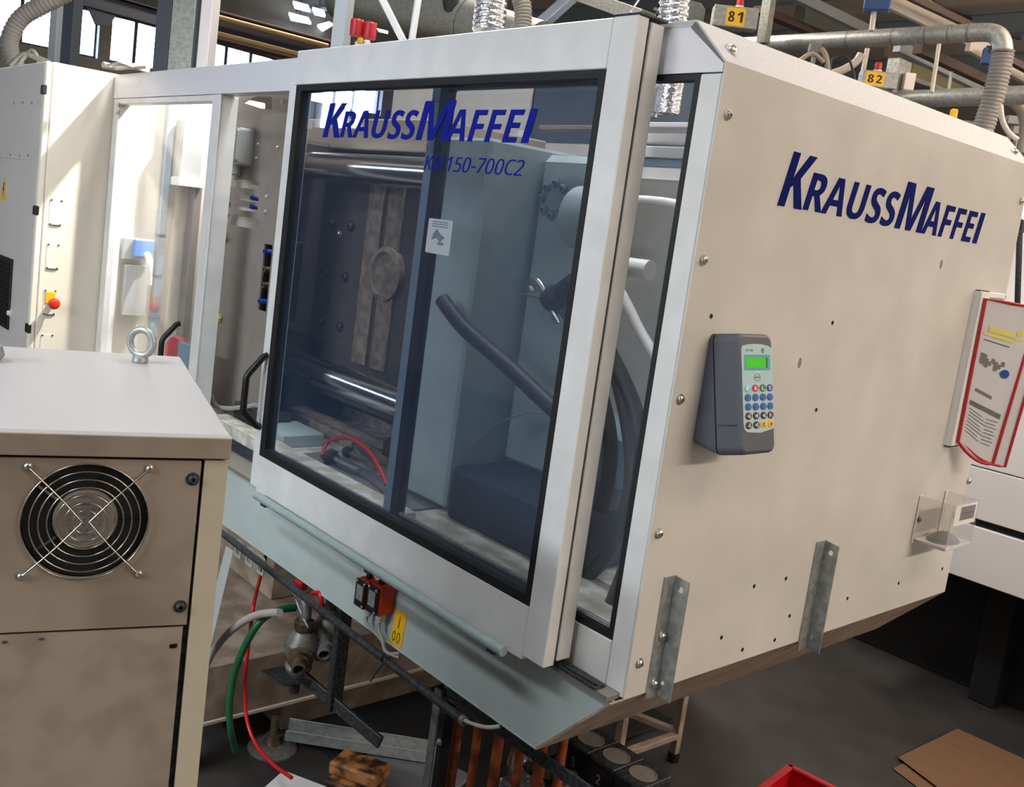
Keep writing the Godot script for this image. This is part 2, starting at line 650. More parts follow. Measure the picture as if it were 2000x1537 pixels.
# ------------------------------------------------------------------ hall
func hall() -> void:
	struct("floor", box(Vector3(-9.2, -0.2, -12.2), Vector3(8.2, 0.0, 5.2), 0.0), M.floor)
	struct("ceiling", box(Vector3(-9.2, 4.2, -12.2), Vector3(8.2, 4.4, 5.2), 0.0), M.ceiling)
	struct("wall_back", box(Vector3(-9.2, 0, -12.2), Vector3(8.2, 4.2, -12.0), 0.0), M.wall)
	struct("wall_right", box(Vector3(8.0, 0, -12.0), Vector3(8.2, 4.2, 5.0), 0.0), M.wall)
	# left wall: a parapet, a lintel and piers between strip windows
	var wl := S()
	bb(wl, Vector3(-9.2, 0, -12.0), Vector3(-9.0, 2.93, 5.0), 0.0)
	bb(wl, Vector3(-9.2, 3.47, -12.0), Vector3(-9.0, 4.2, 5.0), 0.0)
	var spans := [[-2.5, -0.9], [-3.25, -2.64], [-4.75, -3.75], [-6.4, -5.2], [-9.0, -7.0]]
	var last := 5.0
	spans.sort_custom(func(a, b): return a[0] > b[0])
	for sp in spans:
		bb(wl, Vector3(-9.2, 2.93, sp[1]), Vector3(-9.0, 3.47, last), 0.0)
		last = sp[0]
	bb(wl, Vector3(-9.2, 2.93, -12.0), Vector3(-9.0, 3.47, last), 0.0)
	struct("wall_left", wl, M.wall)
	var k := 0
	for sp in spans:
		k += 1
		window(k, Vector3(-9.1, 2.93, sp[0]), Vector3(-9.1, 3.47, sp[1]))
	# wall behind the camera, with one row of windows
	var wf := S()
	var fspans := [[-8.6, -7.35]]
	bb(wf, Vector3(-9.2, 0, 5.0), Vector3(8.2, 2.55, 5.2), 0.0)
	bb(wf, Vector3(-9.2, 3.6, 5.0), Vector3(8.2, 4.2, 5.2), 0.0)
	var lx := -9.2
	for sp in fspans:
		bb(wf, Vector3(lx, 2.55, 5.0), Vector3(sp[0], 3.6, 5.2), 0.0)
		lx = sp[1]
	bb(wf, Vector3(lx, 2.55, 5.0), Vector3(8.2, 3.6, 5.2), 0.0)
	struct("wall_front", wf, M.wall)
	for sp in fspans:
		k += 1
		window(k, Vector3(sp[0], 2.55, 5.1), Vector3(sp[1], 3.6, 5.1))

func window(k: int, a: Vector3, b: Vector3) -> void:
	var o := Node3D.new()
	o.name = "window_%d" % k
	o.set_meta("kind", "structure")
	add_child(o)
	var d := Vector3(b.x - a.x, 0, b.z - a.z)
	var n := d.normalized()
	var side := n.cross(Vector3.UP) * 0.02
	var f := S()
	var up := Vector3.UP
	bar(f, a + up * 0.015, a + d + up * 0.015, 0.05, 0.03, up)
	bar(f, a + up * (b.y - a.y - 0.015), a + d + up * (b.y - a.y - 0.015), 0.05, 0.03, up)
	var cnt := int(ceil(d.length() / 0.42))
	for i in cnt + 1:
		var p := a + d * (float(i) / cnt)
		bar(f, p, p + up * (b.y - a.y), 0.025, 0.04, n)
	part("window_frame", f, M.steel_blue_grey, o)
	for i in cnt:
		var p := a + d * (float(i) / cnt)
		var q := a + d * (float(i + 1) / cnt)
		var s := S()
		fan(s, [p, q, q + up * (b.y - a.y), p + up * (b.y - a.y)], side)
		part("pane", s, M.clear_glass, o)

# ------------------------------------------------------------------ the machine
var mach: Node3D

func big_word(a: Array, h: float, hs: float, xf: Transform3D) -> SurfaceTool:
	var s := S()
	word(s, "K", a[0], a[1], h, xf, 0.25)
	word(s, "RAUSS", a[2], a[3], hs, xf, 0.25)
	word(s, "M", a[4], a[5], h, xf, 0.25)
	var wi: float = (a[7] - a[6]) * 0.078
	word(s, "AFFE", a[6], a[7] - wi * 1.75, hs, xf, 0.25)
	var sl := 0.25 * hs
	prism(s, PackedVector2Array([Vector2(a[7] - wi, 0), Vector2(a[7], 0), Vector2(a[7] + sl, hs), Vector2(a[7] - wi + sl, hs)]), xf, 0.0012)
	return s

func machine() -> void:
	mach = thing("moulding_machine", "big cream machine with aluminium framed glass doors and blue lettering", "machine", Vector3(0, 0, -0.75))
	# end panel with its folded edge
	var ep := S()
	prism(ep, PackedVector2Array([Vector2(0.085, 0.829), Vector2(-ZB, 0.829), Vector2(-ZB, YP), Vector2(0.085, YP)]), fx(XE - 0.003), 0.003)
	var panel := part("end_panel", ep, M.cream, mach)
	var s := S()
	prism(s, PackedVector2Array([Vector2(XE, YP), Vector2(1.2, 2.0465), Vector2(1.188, 2.0345), Vector2(XE - 0.004, YP - 0.004)]), fz(-0.085), ZB + 0.085)
	part("sloping_roof_panel", s, M.roof, mach)
	s = S()
	bb(s, Vector3(1.0, 2.034, ZB), Vector3(1.2, 2.0465, -0.085), 0.001)
	part("roof_edge", s, M.roof, mach)
	part("lettering", big_word([0.305, 0.387, 0.391, 0.744, 0.759, 0.883, 0.884, 1.177], 0.102, 0.075, fx(XE).translated(Vector3(0.0002, 1.757, 0))), M.blue_ink, panel)
	for p in [Vector3(1.2736, 1.8895, -0.1117), Vector3(1.2736, 1.6406, -0.1086), Vector3(1.2736, 1.3937, -0.1067), Vector3(1.2736, 1.1456, -0.1071), Vector3(1.2736, 0.8956, -0.1114), Vector3(1.2736, 1.1413, -1.4189), Vector3(1.2736, 1.8835, -1.3899)]:
		screw(p, Vector3.RIGHT, 0.0075, panel, M.steel)
	for p in [Vector3(1.245, 2.0025, -0.13), Vector3(1.245, 2.0025, -1.36)]:
		screw(p, Vector3(1, 1, 0), 0.009, panel, M.steel)
	# small drilled holes of the panel
	for p in [Vector3(1.2736, 1.3604, -0.5745), Vector3(1.2736, 1.5444, -0.5769), Vector3(1.2736, 0.9917, -0.4562), Vector3(1.2736, 0.9907, -0.5758), Vector3(1.2736, 0.8966, -0.3683), Vector3(1.2736, 0.8513, -0.5753), Vector3(1.2736, 0.8532, -0.4541), Vector3(1.2736, 0.8982, -0.8679), Vector3(1.2736, 0.8976, -1.1218), Vector3(1.2736, 0.8985, -0.619), Vector3(1.2736, 0.901, -1.3667), Vector3(1.2736, 1.5441, -0.1585)]:
		var d := S()
		lathe(d, [Vector2(0.0045, 0), Vector2(0.0045, 0.0006), Vector2(0.003, 0.0006), Vector2(0.003, 0.0002), Vector2(0, 0.0002)], along(p, Vector3.RIGHT), 12)
		part("drilled_hole", d, M.black, panel)
	for p in [Vector3(1.2736, 1.695, -1.0139), Vector3(1.2736, 1.4602, -0.4788)]:
		var d := S()
		prism(d, disc(-p.z, p.y, 0.006, 0.011, 12), fx(XE), 0.0004)
		part("paint_chip", d, M.plate, panel)
	# fixed frame
	var fr := holder("fixed_frame", mach)
	s = S()
	prism(s, PackedVector2Array([Vector2(-1.586, 1.957), Vector2(1.2695, 1.957), Vector2(1.2695, 1.973), Vector2(1.1985, 2.0435), Vector2(1.19, 2.0465), Vector2(-1.586, 2.0465)]), fz(-0.135), 0.05)
	part("header", s, M.header, fr)
	part("right_member", box(Vector3(1.2255, 0.829, -0.135), Vector3(1.2695, 1.9545, -0.085), 0.002), M.frame, fr)
	part("bottom_member", box(Vector3(0.47, 0.829, -0.135), Vector3(1.2245, 0.922, -0.085), 0.002), M.frame, fr)
	part("middle_stile", box(Vector3(0.468, 0.9225, -0.135), Vector3(0.5, 1.956, -0.09), 0.002), M.inner_stile, fr)
	s = S()
	prism(s, rect(0.501, 0.9225, 1.2255, 1.9565), fz(-0.112), 0.024, [rrect(0.53, 0.937, 1.2125, 1.9455, 0.004)])
	part("gasket", s, M.gasket, fr)
	s = S()
	bb(s, Vector3(0.525, 0.93, -0.108), Vector3(1.2175, 1.951, -0.103), 0.0)
	part("fixed_pane", s, M.fixed_glass, fr)
	# inner bead of the fixed pane
	s = S()
	bb(s, Vector3(0.53, 0.938, -0.103), Vector3(1.21, 0.946, -0.094), 0.001)
	part("glazing_bead", s, M.galv, fr)
	# left fixed door
	var ld := holder("left_door", mach)
	s = S()
	bb(s, Vector3(-0.69, 0.85, -0.092), Vector3(-0.632, 1.956, -0.086), 0.001)
	bb(s, Vector3(-0.69, 0.85, -0.15), Vector3(-0.634, 1.956, -0.0925), 0.001)
	part("right_stile", s, M.frame, ld)
	part("left_stile", box(Vector3(-1.584, 0.85, -0.135), Vector3(-1.53, 1.956, -0.088), 0.002), M.frame, ld)
	part("bottom_rail", box(Vector3(-1.53, 0.85, -0.135), Vector3(-0.69, 0.93, -0.088), 0.002), M.frame, ld)
	part("top_rail", box(Vector3(-1.53, 1.935, -0.135), Vector3(-0.69, 1.956, -0.088), 0.002), M.frame, ld)
	s = S()
	bb(s, Vector3(-1.53, 0.93, -0.113), Vector3(-0.69, 1.935, -0.108), 0.0)
	part("pane", s, M.clear_glass, ld)
	part("lock_plate", box(Vector3(-0.79, 0.9, -0.107), Vector3(-0.69, 1.13, -0.086), 0.002), M.inner_stile, ld)
	handle(ld, -0.79, 1.19, 0.93, -0.086)
	# hinges on the left stile
	for y in [1.93, 1.9]:
		screw(Vector3(-1.515, y, -0.085), Vector3(0, 0, 1), 0.008, ld, M.steel)
	# upright apron below the door, cut off at a slant at its right end
	s = S()
	prism(s, PackedVector2Array([Vector2(-1.58, 0.0), Vector2(1.112, 0.0), Vector2(1.2725, 0.174), Vector2(-1.58, 0.174)]), Transform3D(Basis(Vector3(1, 0, 0), Vector3(0, 0.174, -0.016) / 0.174, Vector3(0, 0.0916, 0.9958)), Vector3(0, 0.653, -0.05)), -0.004)
	part("apron", s, M.skirt, mach)
	s = S()
	bb(s, Vector3(-1.58, 0.6515, -0.07), Vector3(1.11, 0.6555, -0.0485), 0.001)
	part("apron_lip", s, M.skirt, mach)
	s = S()
	bb(s, Vector3(-1.58, 0.826, -0.14), Vector3(1.262, 0.8375, -0.05), 0.001)
	part("sill", s, M.frame_side, mach)
	# slide rail of the door on the sill
	s = S()
	bb(s, Vector3(0.3, 0.838, -0.075), Vector3(1.235, 0.8435, -0.045), 0.001)
	bb(s, Vector3(1.15, 0.8435, -0.0555), Vector3(1.235, 0.848, -0.0515), 0.001)
	part("slide_rail", s, M.dark_steel, mach)
	# slanting end plate and underside of the tray
	s = S()
	prism(s, PackedVector2Array([Vector2(1.112, 0.652), Vector2(1.273, 0.8275), Vector2(1.268, 0.8285), Vector2(1.107, 0.654)]), fz(-0.05), -1.365)
	part("slanting_end_plate", s, M.bed, mach)
	part("tray_underside", box(Vector3(-1.58, 0.652, -1.41), Vector3(1.108, 0.656, -0.07), 0.001), M.bed, mach)
	part("inner_post", box(Vector3(-1.56, 0.9415, -0.3354) + Vector3(-0.027, 0, 0), Vector3(-1.56, 1.9879, -0.3032) + Vector3(0, 0.02, 0), 0.003), M.inner_stile, mach)
	part("white_cover", box(Vector3(-1.5, 1.6759, -0.3428) + Vector3(-0.08, 0, 0), Vector3(-1.5, 1.9223, -0.4421), 0.006), M.box_grey, mach)
	part("grey_duct", box(Vector3(-1.52, 0.9499, -0.4244) + Vector3(-0.06, 0, 0), Vector3(-1.52, 1.664, -0.4604), 0.004), M.plate, mach)
	part("cover_edge", box(Vector3(-1.48, 1.6513, -0.3365) + Vector3(-0.1, 0, 0), Vector3(-1.48, 1.6861, -0.4513), 0.002), M.white, mach)
	# guard sheets on the far side and between the halves
	part("back_guard", box(Vector3(-1.58, 0.84, -1.414), Vector3(-0.62, 1.6, -1.408), 0.001), M.white, mach)
	part("back_guard", box(Vector3(-0.6, 0.84, -1.414), Vector3(1.25, 2.0, -1.408), 0.001), M.guard, mach)
	part("rear_hood", box(Vector3(-0.6, 2.0, -1.416), Vector3(0.5, 2.26, -1.406), 0.001), M.steel_blue_grey, mach)
	part("rear_hood", box(Vector3(-1.58, 1.6, -1.418), Vector3(-0.62, 2.26, -1.407), 0.001), M.guard, mach)
	for x in [-1.56, -0.61]:
		part("back_post", box(Vector3(x - 0.02, 0.84, -1.41), Vector3(x + 0.02, 2.04, -1.37), 0.002), M.frame, mach)
	# bed of the machine under the tray
	var bd := holder("bed", mach)
	part("bed_body", box(Vector3(-1.5, 0.1, -1.9), Vector3(-0.1, 0.285, 0.06), 0.004), M.bed, bd)
	part("bed_flange", box(Vector3(-1.5, 0.1, -1.9), Vector3(-0.094, 0.112, 0.064), 0.002), M.cream_edge, bd)
	part("bed_foot", box(Vector3(-1.4, 0.0, -1.3), Vector3(-0.12, 0.1, -0.24), 0.004), M.bed, bd)
	part("bed_column", box(Vector3(-1.5, 0.285, -1.35), Vector3(-0.45, 0.652, -0.35), 0.004), M.bed, bd)
	part("rear_column", box(Vector3(0.0, 0.0, -1.75), Vector3(0.3, 0.65, -1.45), 0.004), M.dark_steel, bd)

func handle(parent: Node3D, x: float, y1: float, y0: float, z: float) -> void:
	var s := S()
	var o := 0.058
	var pts := [Vector3(x, y1, z), Vector3(x, y1 - 0.004, z + 0.012), Vector3(x, y1 - 0.05, z + o - 0.006), Vector3(x, y1 - 0.062, z + o), Vector3(x, y1 - 0.075, z + o), Vector3(x, y0 + 0.065, z + o), Vector3(x, y0 + 0.052, z + o), Vector3(x, y0 + 0.042, z + o - 0.006), Vector3(x, y0 + 0.004, z + 0.012), Vector3(x, y0, z)]
	tube(s, pts, 0.0095, 12)
	part("handle", s, M.black_plastic, parent)

func door() -> void:
	var d := holder("sliding_door", mach)
	part("left_stile", box(Vector3(-0.062, 0.846, -0.05), Vector3(-0.0045, 1.962, -0.012), 0.002), M.frame, d)
	part("top_rail", box(Vector3(-0.016, 1.952, -0.045), Vector3(1.085, 2.0405, 0.0), 0.002), M.frame, d)
	part("bottom_rail", box(Vector3(-0.002, 0.838, -0.045), Vector3(1.085, 0.9475, 0.0), 0.002), M.frame, d)
	part("post", box(Vector3(1.0855, 0.848, -0.028), Vector3(1.144, 2.041, 0.001), 0.002), M.frame, d)
	part("post_back", box(Vector3(1.0855, 0.855, -0.07), Vector3(1.1445, 2.036, -0.034), 0.002), M.frame, d)
	part("post_groove", box(Vector3(1.09, 0.856, -0.034), Vector3(1.139, 2.035, -0.028), 0.0), M.dark_steel, d)
	part("post_cap", box(Vector3(1.083, 2.0412, -0.075), Vector3(1.147, 2.0462, 0.0), 0.001), M.dark_steel, d)
	var s := S()
	prism(s, rect(-0.003, 0.9478, 1.0853, 1.9518), fz(-0.03), 0.0305, [rrect(0.024, 0.9665, 1.071, 1.9365, 0.006)])
	part("gasket", s, M.gasket, d)
	s = S()
	bb(s, Vector3(0.02, 0.962, -0.017), Vector3(1.075, 1.94, -0.012), 0.0)
	part("door_pane", s, M.door_glass, d)
	part("lettering", big_word([0.135, 0.215, 0.216, 0.518, 0.531, 0.64, 0.637, 0.897], 0.085, 0.066, fz(-0.0118).translated(Vector3(0, 1.82, 0))), M.glass_ink, d)
	s = S()
	word(s, "KM150-700C2", 0.574, 0.89, 0.032, fz(-0.0118).translated(Vector3(0, 1.7555, 0)), 0.25, 0.001, 400)
	part("type_lettering", s, M.glass_ink, d)
	handle(d, -0.035, 1.222, 1.019, -0.012)
	# notice on the pane
	s = S()
	prism(s, rrect(0.615, 1.578, 0.699, 1.653, 0.004), fz(-0.0118), 0.0006)
	var n := part("notice_sticker", s, M.notice, d)
	s = S()
	prism(s, PackedVector2Array([Vector2(0.632, 1.607), Vector2(0.65, 1.612), Vector2(0.662, 1.604), Vector2(0.678, 1.615), Vector2(0.66, 1.622), Vector2(0.648, 1.632), Vector2(0.638, 1.622)]), fz(-0.0111), 0.0004)
	bb(s, Vector3(0.655, 1.598, -0.0111), Vector3(0.675, 1.604, -0.0107), 0.0)
	for k in 3:
		bb(s, Vector3(0.63, 1.636 + k * 0.005, -0.0111), Vector3(0.684, 1.638 + k * 0.005, -0.0107), 0.0)
	part("print", s, M.grey_ink, n)
	# guide rail in front of the door
	s = S()
	tube(s, [Vector3(0.055, 0.852, 0.03), Vector3(1.064, 0.852, 0.03)], 0.0105, 14)
	part("guide_rail", s, M.rail_paint, mach)
	for x in [0.1, 0.6, 1.03]:
		part("rail_bracket", box(Vector3(x - 0.012, 0.835, 0.01), Vector3(x + 0.012, 0.85, 0.034), 0.001), M.dark_steel, mach)

# ------------------------------------------------------------------ inside the machine
func interior() -> void:
	var inn := holder("clamping_unit", mach)
	# four tie bars along x
	for p in [[1.775, -0.4], [1.105, -0.4], [1.775, -1.06], [1.105, -1.06]]:
		var s := S()
		tube(s, [Vector3(-1.2, p[0], p[1]), Vector3(0.3, p[0], p[1])], 0.046, 32)
		part("tie_bar", s, M.chrome, inn)
	# moving platen, dark mould with two vertical bars and a round ring
	part("moving_platen", box(Vector3(-0.86, 0.9, -1.14), Vector3(-0.62, 1.86, -0.31), 0.012), M.platen, inn)
	part("mould_half", box(Vector3(-0.62, 1.0, -1.0), Vector3(0.08, 1.79, -0.5), 0.006), M.platen, inn)
	part("platen_cover", box(Vector3(-0.85, 1.845, -0.95), Vector3(-0.02, 1.945, -0.5), 0.004), M.platen_cover, inn)
	part("mould_bar", box(Vector3(-0.33, 1.15, -0.5), Vector3(-0.25, 1.75, -0.488), 0.002), M.platen_face, inn)
	part("mould_bar", box(Vector3(-0.22, 1.15, -0.5), Vector3(-0.14, 1.75, -0.488), 0.002), M.platen_face, inn)
	var s := S()
	lathe(s, [Vector2(0.085, 0), Vector2(0.085, 0.022), Vector2(0.07, 0.026), Vector2(0.062, 0.012), Vector2(0.05, 0.014), Vector2(0, 0.014)], along(Vector3(-0.185, 1.46, -0.5), Vector3(0, 0, 1)), 32)
	part("locating_ring", s, M.platen_face, inn)
	for k in 6:
		screw(Vector3(-0.55 + 0.12 * (k % 2), 1.25 + 0.17 * (k / 2), -0.5), Vector3(0, 0, 1), 0.014, inn, M.dark_steel, "bolt")
	screw(Vector3(-0.5, 1.56, -0.5), Vector3(0, 0, 1), 0.01, inn, M.steel, "bolt")
	# end platen on the left
	part("end_platen", box(Vector3(-1.25, 0.98, -1.14), Vector3(-1.05, 1.8, -0.4), 0.012), M.platen_face, inn)
	# fixed platen, pale green
	part("fixed_platen", box(Vector3(0.17, 0.9, -0.7), Vector3(0.43, 1.87, -0.32), 0.008), M.pale_green, inn)
	# injection side: pale cover with a ring of bolts
	part("injection_cover", box(Vector3(0.43, 1.02, -0.58), Vector3(0.64, 1.855, -0.5), 0.02), M.pale_green, inn)
	for k in 8:
		screw(Vector3(0.5 + 0.042 * cos(TAU * k / 8.0), 1.74 + 0.042 * sin(TAU * k / 8.0), -0.5), Vector3(0, 0, 1), 0.011, inn, M.inner_stile, "bolt")
	part("rounded_housing", rod(Vector3(0.6, 1.7, -0.5), Vector3(0.68, 1.7, -0.5), 0.08, 24), M.pale_green, inn)
	part("panel_strip", box(Vector3(0.435, 1.48, -0.5), Vector3(0.635, 1.485, -0.492), 0.001), M.galv, inn)
	# table below with rails
	var tb := holder("table", mach)
	part("table_top", box(Vector3(-1.55, 0.872, -1.3), Vector3(1.2, 0.89, -0.14), 0.002), M.tray_white, tb)
	part("front_ledge", box(Vector3(-0.6, 0.885, -0.2), Vector3(0.468, 0.915, -0.14), 0.002), M.tray_white, tb)
	for q in [[-0.62, -0.47], [-0.62, -0.72]]:
		part("guide_strip", box(Vector3(q[0], 0.89, q[1] - 0.05), Vector3(0.5, 0.93, q[1] + 0.05), 0.004), M.platen_face, tb)
	part("guide_block", box(Vector3(0.02, 0.93, -0.46), Vector3(0.4, 0.985, -0.4), 0.004), M.dark_steel, tb)
	part("drip_plate", box(Vector3(-0.42, 0.89, -0.36), Vector3(-0.24, 0.93, -0.21), 0.003), M.pale_green, tb)
	part("side_block", box(Vector3(-0.6, 0.89, -0.33), Vector3(-0.4, 0.96, -0.22), 0.003), M.dark_steel, tb)
	# control plate with slots in the gap beside the sliding door
	s = S()
	var holes := [slot(-0.855, 1.672, -0.63, 1.7), slot(-0.85, 1.63, -0.625, 1.648), slot(-0.84, 1.597, -0.625, 1.617), slot(-0.85, 1.54, -0.605, 1.575),
		PackedVector2Array([Vector2(-0.8044, 1.9593), Vector2(-0.7192, 1.9802), Vector2(-0.6046, 1.9766), Vector2(-0.5958, 1.9338), Vector2(-0.6817, 1.9394)]), rect(-0.555, 1.28, -0.5, 1.5)]
	prism(s, rect(-1.0, 0.89, -0.42, 2.02), fz(-0.256), 0.006, holes)
	var pl := part("slotted_plate", s, M.plate, mach)
	for p in [Vector3(-0.5296, 1.9592, -0.25), Vector3(-0.5301, 1.8145, -0.25), Vector3(-0.6645, 1.8216, -0.25), Vector3(-0.666, 1.7759, -0.25), Vector3(-0.5725, 1.6521, -0.25), Vector3(-0.5695, 1.6036, -0.25), Vector3(-0.8384, 1.6357, -0.25)]:
		screw(Vector3(p.x, p.y, -0.25), Vector3(0, 0, 1), 0.006, pl, M.steel)
	part("backing_sheet", box(Vector3(-1.0, 1.5, -0.305), Vector3(-0.58, 1.72, -0.3), 0.0), M.white, mach)
	for p in [Vector3(-0.6676, 1.6428, -0.25), Vector3(-0.6653, 1.6138, -0.25), Vector3(-0.5429, 1.4745, -0.25), Vector3(-0.5442, 1.3092, -0.25)]:
		s = S()
		lathe(s, [Vector2(0.009, -0.02), Vector2(0.009, 0.006), Vector2(0.006, 0.006), Vector2(0.006, 0.0), Vector2(0, 0)], along(Vector3(p.x, p.y, -0.25), Vector3(0, 0, 1)), 14)
		part("air_fitting", s, M.fitting_blue, pl, "small blue push-in air fitting")
	for p in [Vector3(-0.5309, 1.4167, -0.25), Vector3(-0.531, 1.3657, -0.25)]:
		s = S()
		lathe(s, [Vector2(0.011, -0.02), Vector2(0.011, 0.006), Vector2(0.006, 0.006), Vector2(0.006, -0.01), Vector2(0, -0.01)], along(Vector3(p.x, p.y, -0.25), Vector3(0, 0, 1)), 6)
		part("brass_fitting", s, M.brass, pl)
	part("valve_block", box(Vector3(-0.6, 1.26, -0.33), Vector3(-0.44, 1.52, -0.29), 0.003), M.black_plastic, mach)
	# guard and fittings behind the fixed pane
	part("white_beam", box(Vector3(0.2409, 1.9524, -1), Vector3(0.5085, 1.9809, -1) + Vector3(0.2, 0.03, 0.03), 0.002), M.white, mach)
	part("white_beam", box(Vector3(0.2489, 1.9118, -1) + Vector3(0, -0.002, 0), Vector3(0.5161, 1.9416, -1) + Vector3(0.2, 0.0, 0.03), 0.002), M.white, mach)
	part("blue_beam", box(Vector3(-0.1, 1.885, -1.02), Vector3(0.9, 1.91, -0.99), 0.002), M.inner_stile, mach)
	part("blue_beam", box(Vector3(-0.1, 1.988, -1.02), Vector3(0.9, 2.003, -0.98), 0.002), M.frame_side, mach)
	part("side_guard", box(Vector3(0.15, 1.0, -1.12), Vector3(1.25, 1.86, -1.06), 0.006), M.guard, mach)
	part("injection_base", box(Vector3(0.2, 0.89, -1.12), Vector3(1.2, 1.12, -0.76), 0.006), M.inner_stile, mach)
	s = S()
	tube(s, smooth([Vector3(0.5194, 1.728, -0.75), Vector3(0.5255, 1.7537, -0.75), Vector3(0.5533, 1.7694, -0.75), Vector3(0.646, 1.7713, -0.75), Vector3(0.7305, 1.765, -0.75)], 5), 0.012, 12)
	part("white_pipe", s, M.white, mach)
	s = S()
	tube(s, smooth([Vector3(0.6447, 1.5555, -0.6), Vector3(0.6922, 1.5157, -0.6), Vector3(0.7665, 1.4361, -0.6), Vector3(0.8445, 1.3671, -0.6)], 5), 0.014, 12)
	part("white_pipe", s, M.white, mach)
	part("barrel_cover", rod(Vector3(0.546, 1.5892, -0.7), Vector3(0.6842, 1.5905, -0.7), 0.026, 18), M.white, mach)
	# material cups on top
	for q in [[1262, 0.03], [1298, 0.036]]:
		s = S()
		var c: Vector3 = Vector3(0.4266, 2.0156, -0.9) if q[0] == 1262 else Vector3(0.4953, 2.024, -0.9)
		lathe(s, [Vector2(q[1], 0), Vector2(q[1], 0.09), Vector2(q[1] * 0.85, 0.095), Vector2(0, 0.095)], Transform3D(Basis(), c), 20)
		part("material_cup", s, M.foil, mach)
	part("cup_tray", box(Vector3(0.388, 1.998, -0.9) + Vector3(0, -0.02, -0.06), Vector3(0.5902, 1.9918, -0.9) + Vector3(0.1, 0.0, 0.06), 0.002), M.white, mach)
	# hoses hanging in the injection side
	var hoses := [[Vector3(0.7388, 1.5386, -0.42), Vector3(0.7815, 1.4469, -0.42), Vector3(0.7923, 1.3505, -0.42), Vector3(0.8542, 1.2412, -0.42), Vector3(0.8801, 1.1498, -0.42), Vector3(0.8729, 1.0235, -0.42), Vector3(0.8297, 0.9072, -0.42), Vector3(0.7608, 0.8162, -0.42)],
		[Vector3(0.8617, 1.4354, -0.36), Vector3(0.9162, 1.3524, -0.36), Vector3(0.9643, 1.2589, -0.36), Vector3(0.9936, 1.1622, -0.36), Vector3(0.9916, 1.0445, -0.36), Vector3(0.9451, 0.9323, -0.36), Vector3(0.8587, 0.8373, -0.36)],
		[Vector3(0.9438, 1.4038, -0.3), Vector3(1.0178, 1.3191, -0.3), Vector3(1.0564, 1.2291, -0.3), Vector3(1.0639, 1.12, -0.3), Vector3(1.0714, 1.0099, -0.3), Vector3(1.041, 0.8716, -0.3)],
		[Vector3(0.668, 1.3514, -0.48), Vector3(0.7213, 1.2585, -0.48), Vector3(0.7573, 1.1635, -0.48), Vector3(0.7783, 1.0392, -0.48), Vector3(0.757, 0.9, -0.48), Vector3(0.6821, 0.8186, -0.48)]]
	for i in 4:
		s = S()
		tube(s, smooth(hoses[i], 6), 0.0175 if i < 3 else 0.015, 12)
		part("black_hose", s, M.rubber, mach)
	s = S()
	tube(s, smooth([Vector3(0.3773, 1.4488, -0.27), Vector3(0.478, 1.392, -0.27), Vector3(0.6435, 1.3331, -0.27), Vector3(0.7856, 1.2779, -0.27), Vector3(0.923, 1.2292, -0.27)], 6), 0.02, 12)
	part("black_hose", s, M.rubber, mach)
	# nozzle elbow in chrome
	s = S()
	tube(s, smooth([Vector3(0.5216, 1.4977, -0.45), Vector3(0.5105, 1.5149, -0.45), Vector3(0.5313, 1.5256, -0.45), Vector3(0.5625, 1.5008, -0.45), Vector3(0.593, 1.4685, -0.45), Vector3(0.6309, 1.4328, -0.45)], 5), 0.012, 12)
	part("chrome_elbow", s, M.chrome, mach)
	s = S()
	lathe(s, [Vector2(0, 0), Vector2(0.03, 0), Vector2(0.034, 0.03), Vector2(0.026, 0.05), Vector2(0.026, 0.1), Vector2(0, 0.1)], along(Vector3(0.5815, 1.4799, -0.45), Vector3(0.6747, 1.5506, -0.45) - Vector3(0.5815, 1.4799, -0.45)), 16)
	part("nozzle_body", s, M.dark_steel, mach)
	s = S()
	tube(s, smooth([Vector3(0.4125, 1.0486, -0.4), Vector3(0.4903, 1.1321, -0.4), Vector3(0.5959, 1.1946, -0.4), Vector3(0.7098, 1.2194, -0.4), Vector3(0.8221, 1.2094, -0.4)], 6), 0.0022, 6)
	part("thin_wire", s, M.cable, mach)
	s = S()
	bb(s, Vector3(0.46, 0.89, -0.62), Vector3(0.9, 1.03, -0.3), 0.012)
	part("drive_housing", s, M.steel_dark_blue, mach)
	# limit switch box on the slotted plate
	var sw := thing("junction_box", "grey plastic switch box with cable gland on the slotted plate", "switch box", Vector3(-0.82, 1.76, -0.25))
	s = S()
	prism(s, rrect(-0.872, 1.745, -0.70, 1.87, 0.012), fz(-0.25), 0.05)
	part("body", s, M.box_grey, sw)
	s = S()
	prism(s, rrect(-0.83, 1.755, -0.7, 1.865, 0.01), fz(-0.2), 0.012)
	part("lid", s, M.box_grey, sw)
	part("slot_mark", box(Vector3(-0.74, 1.79, -0.189), Vector3(-0.733, 1.825, -0.187), 0.0), M.black, sw)
	for x in [-0.84, -0.76]:
		s = S()
		lathe(s, [Vector2(0.02, 0), Vector2(0.02, 0.03), Vector2(0.014, 0.035), Vector2(0.014, 0.05), Vector2(0, 0.05)], along(Vector3(x, 1.745, -0.22), Vector3.DOWN), 12)
		part("cable_gland", s, M.box_grey, sw)
	s = S()
	tube(s, smooth([Vector3(-0.84, 1.7, -0.22), Vector3(-0.85, 1.6, -0.225), Vector3(-0.875, 1.4, -0.235), Vector3(-0.87, 1.15, -0.235), Vector3(-0.86, 1.0, -0.235), Vector3(-0.83, 0.91, -0.2)], 5), 0.004, 8)
	single("sensor_cable", s, M.cable, "thin grey cable hanging from the switch box down the slotted plate", "cable")
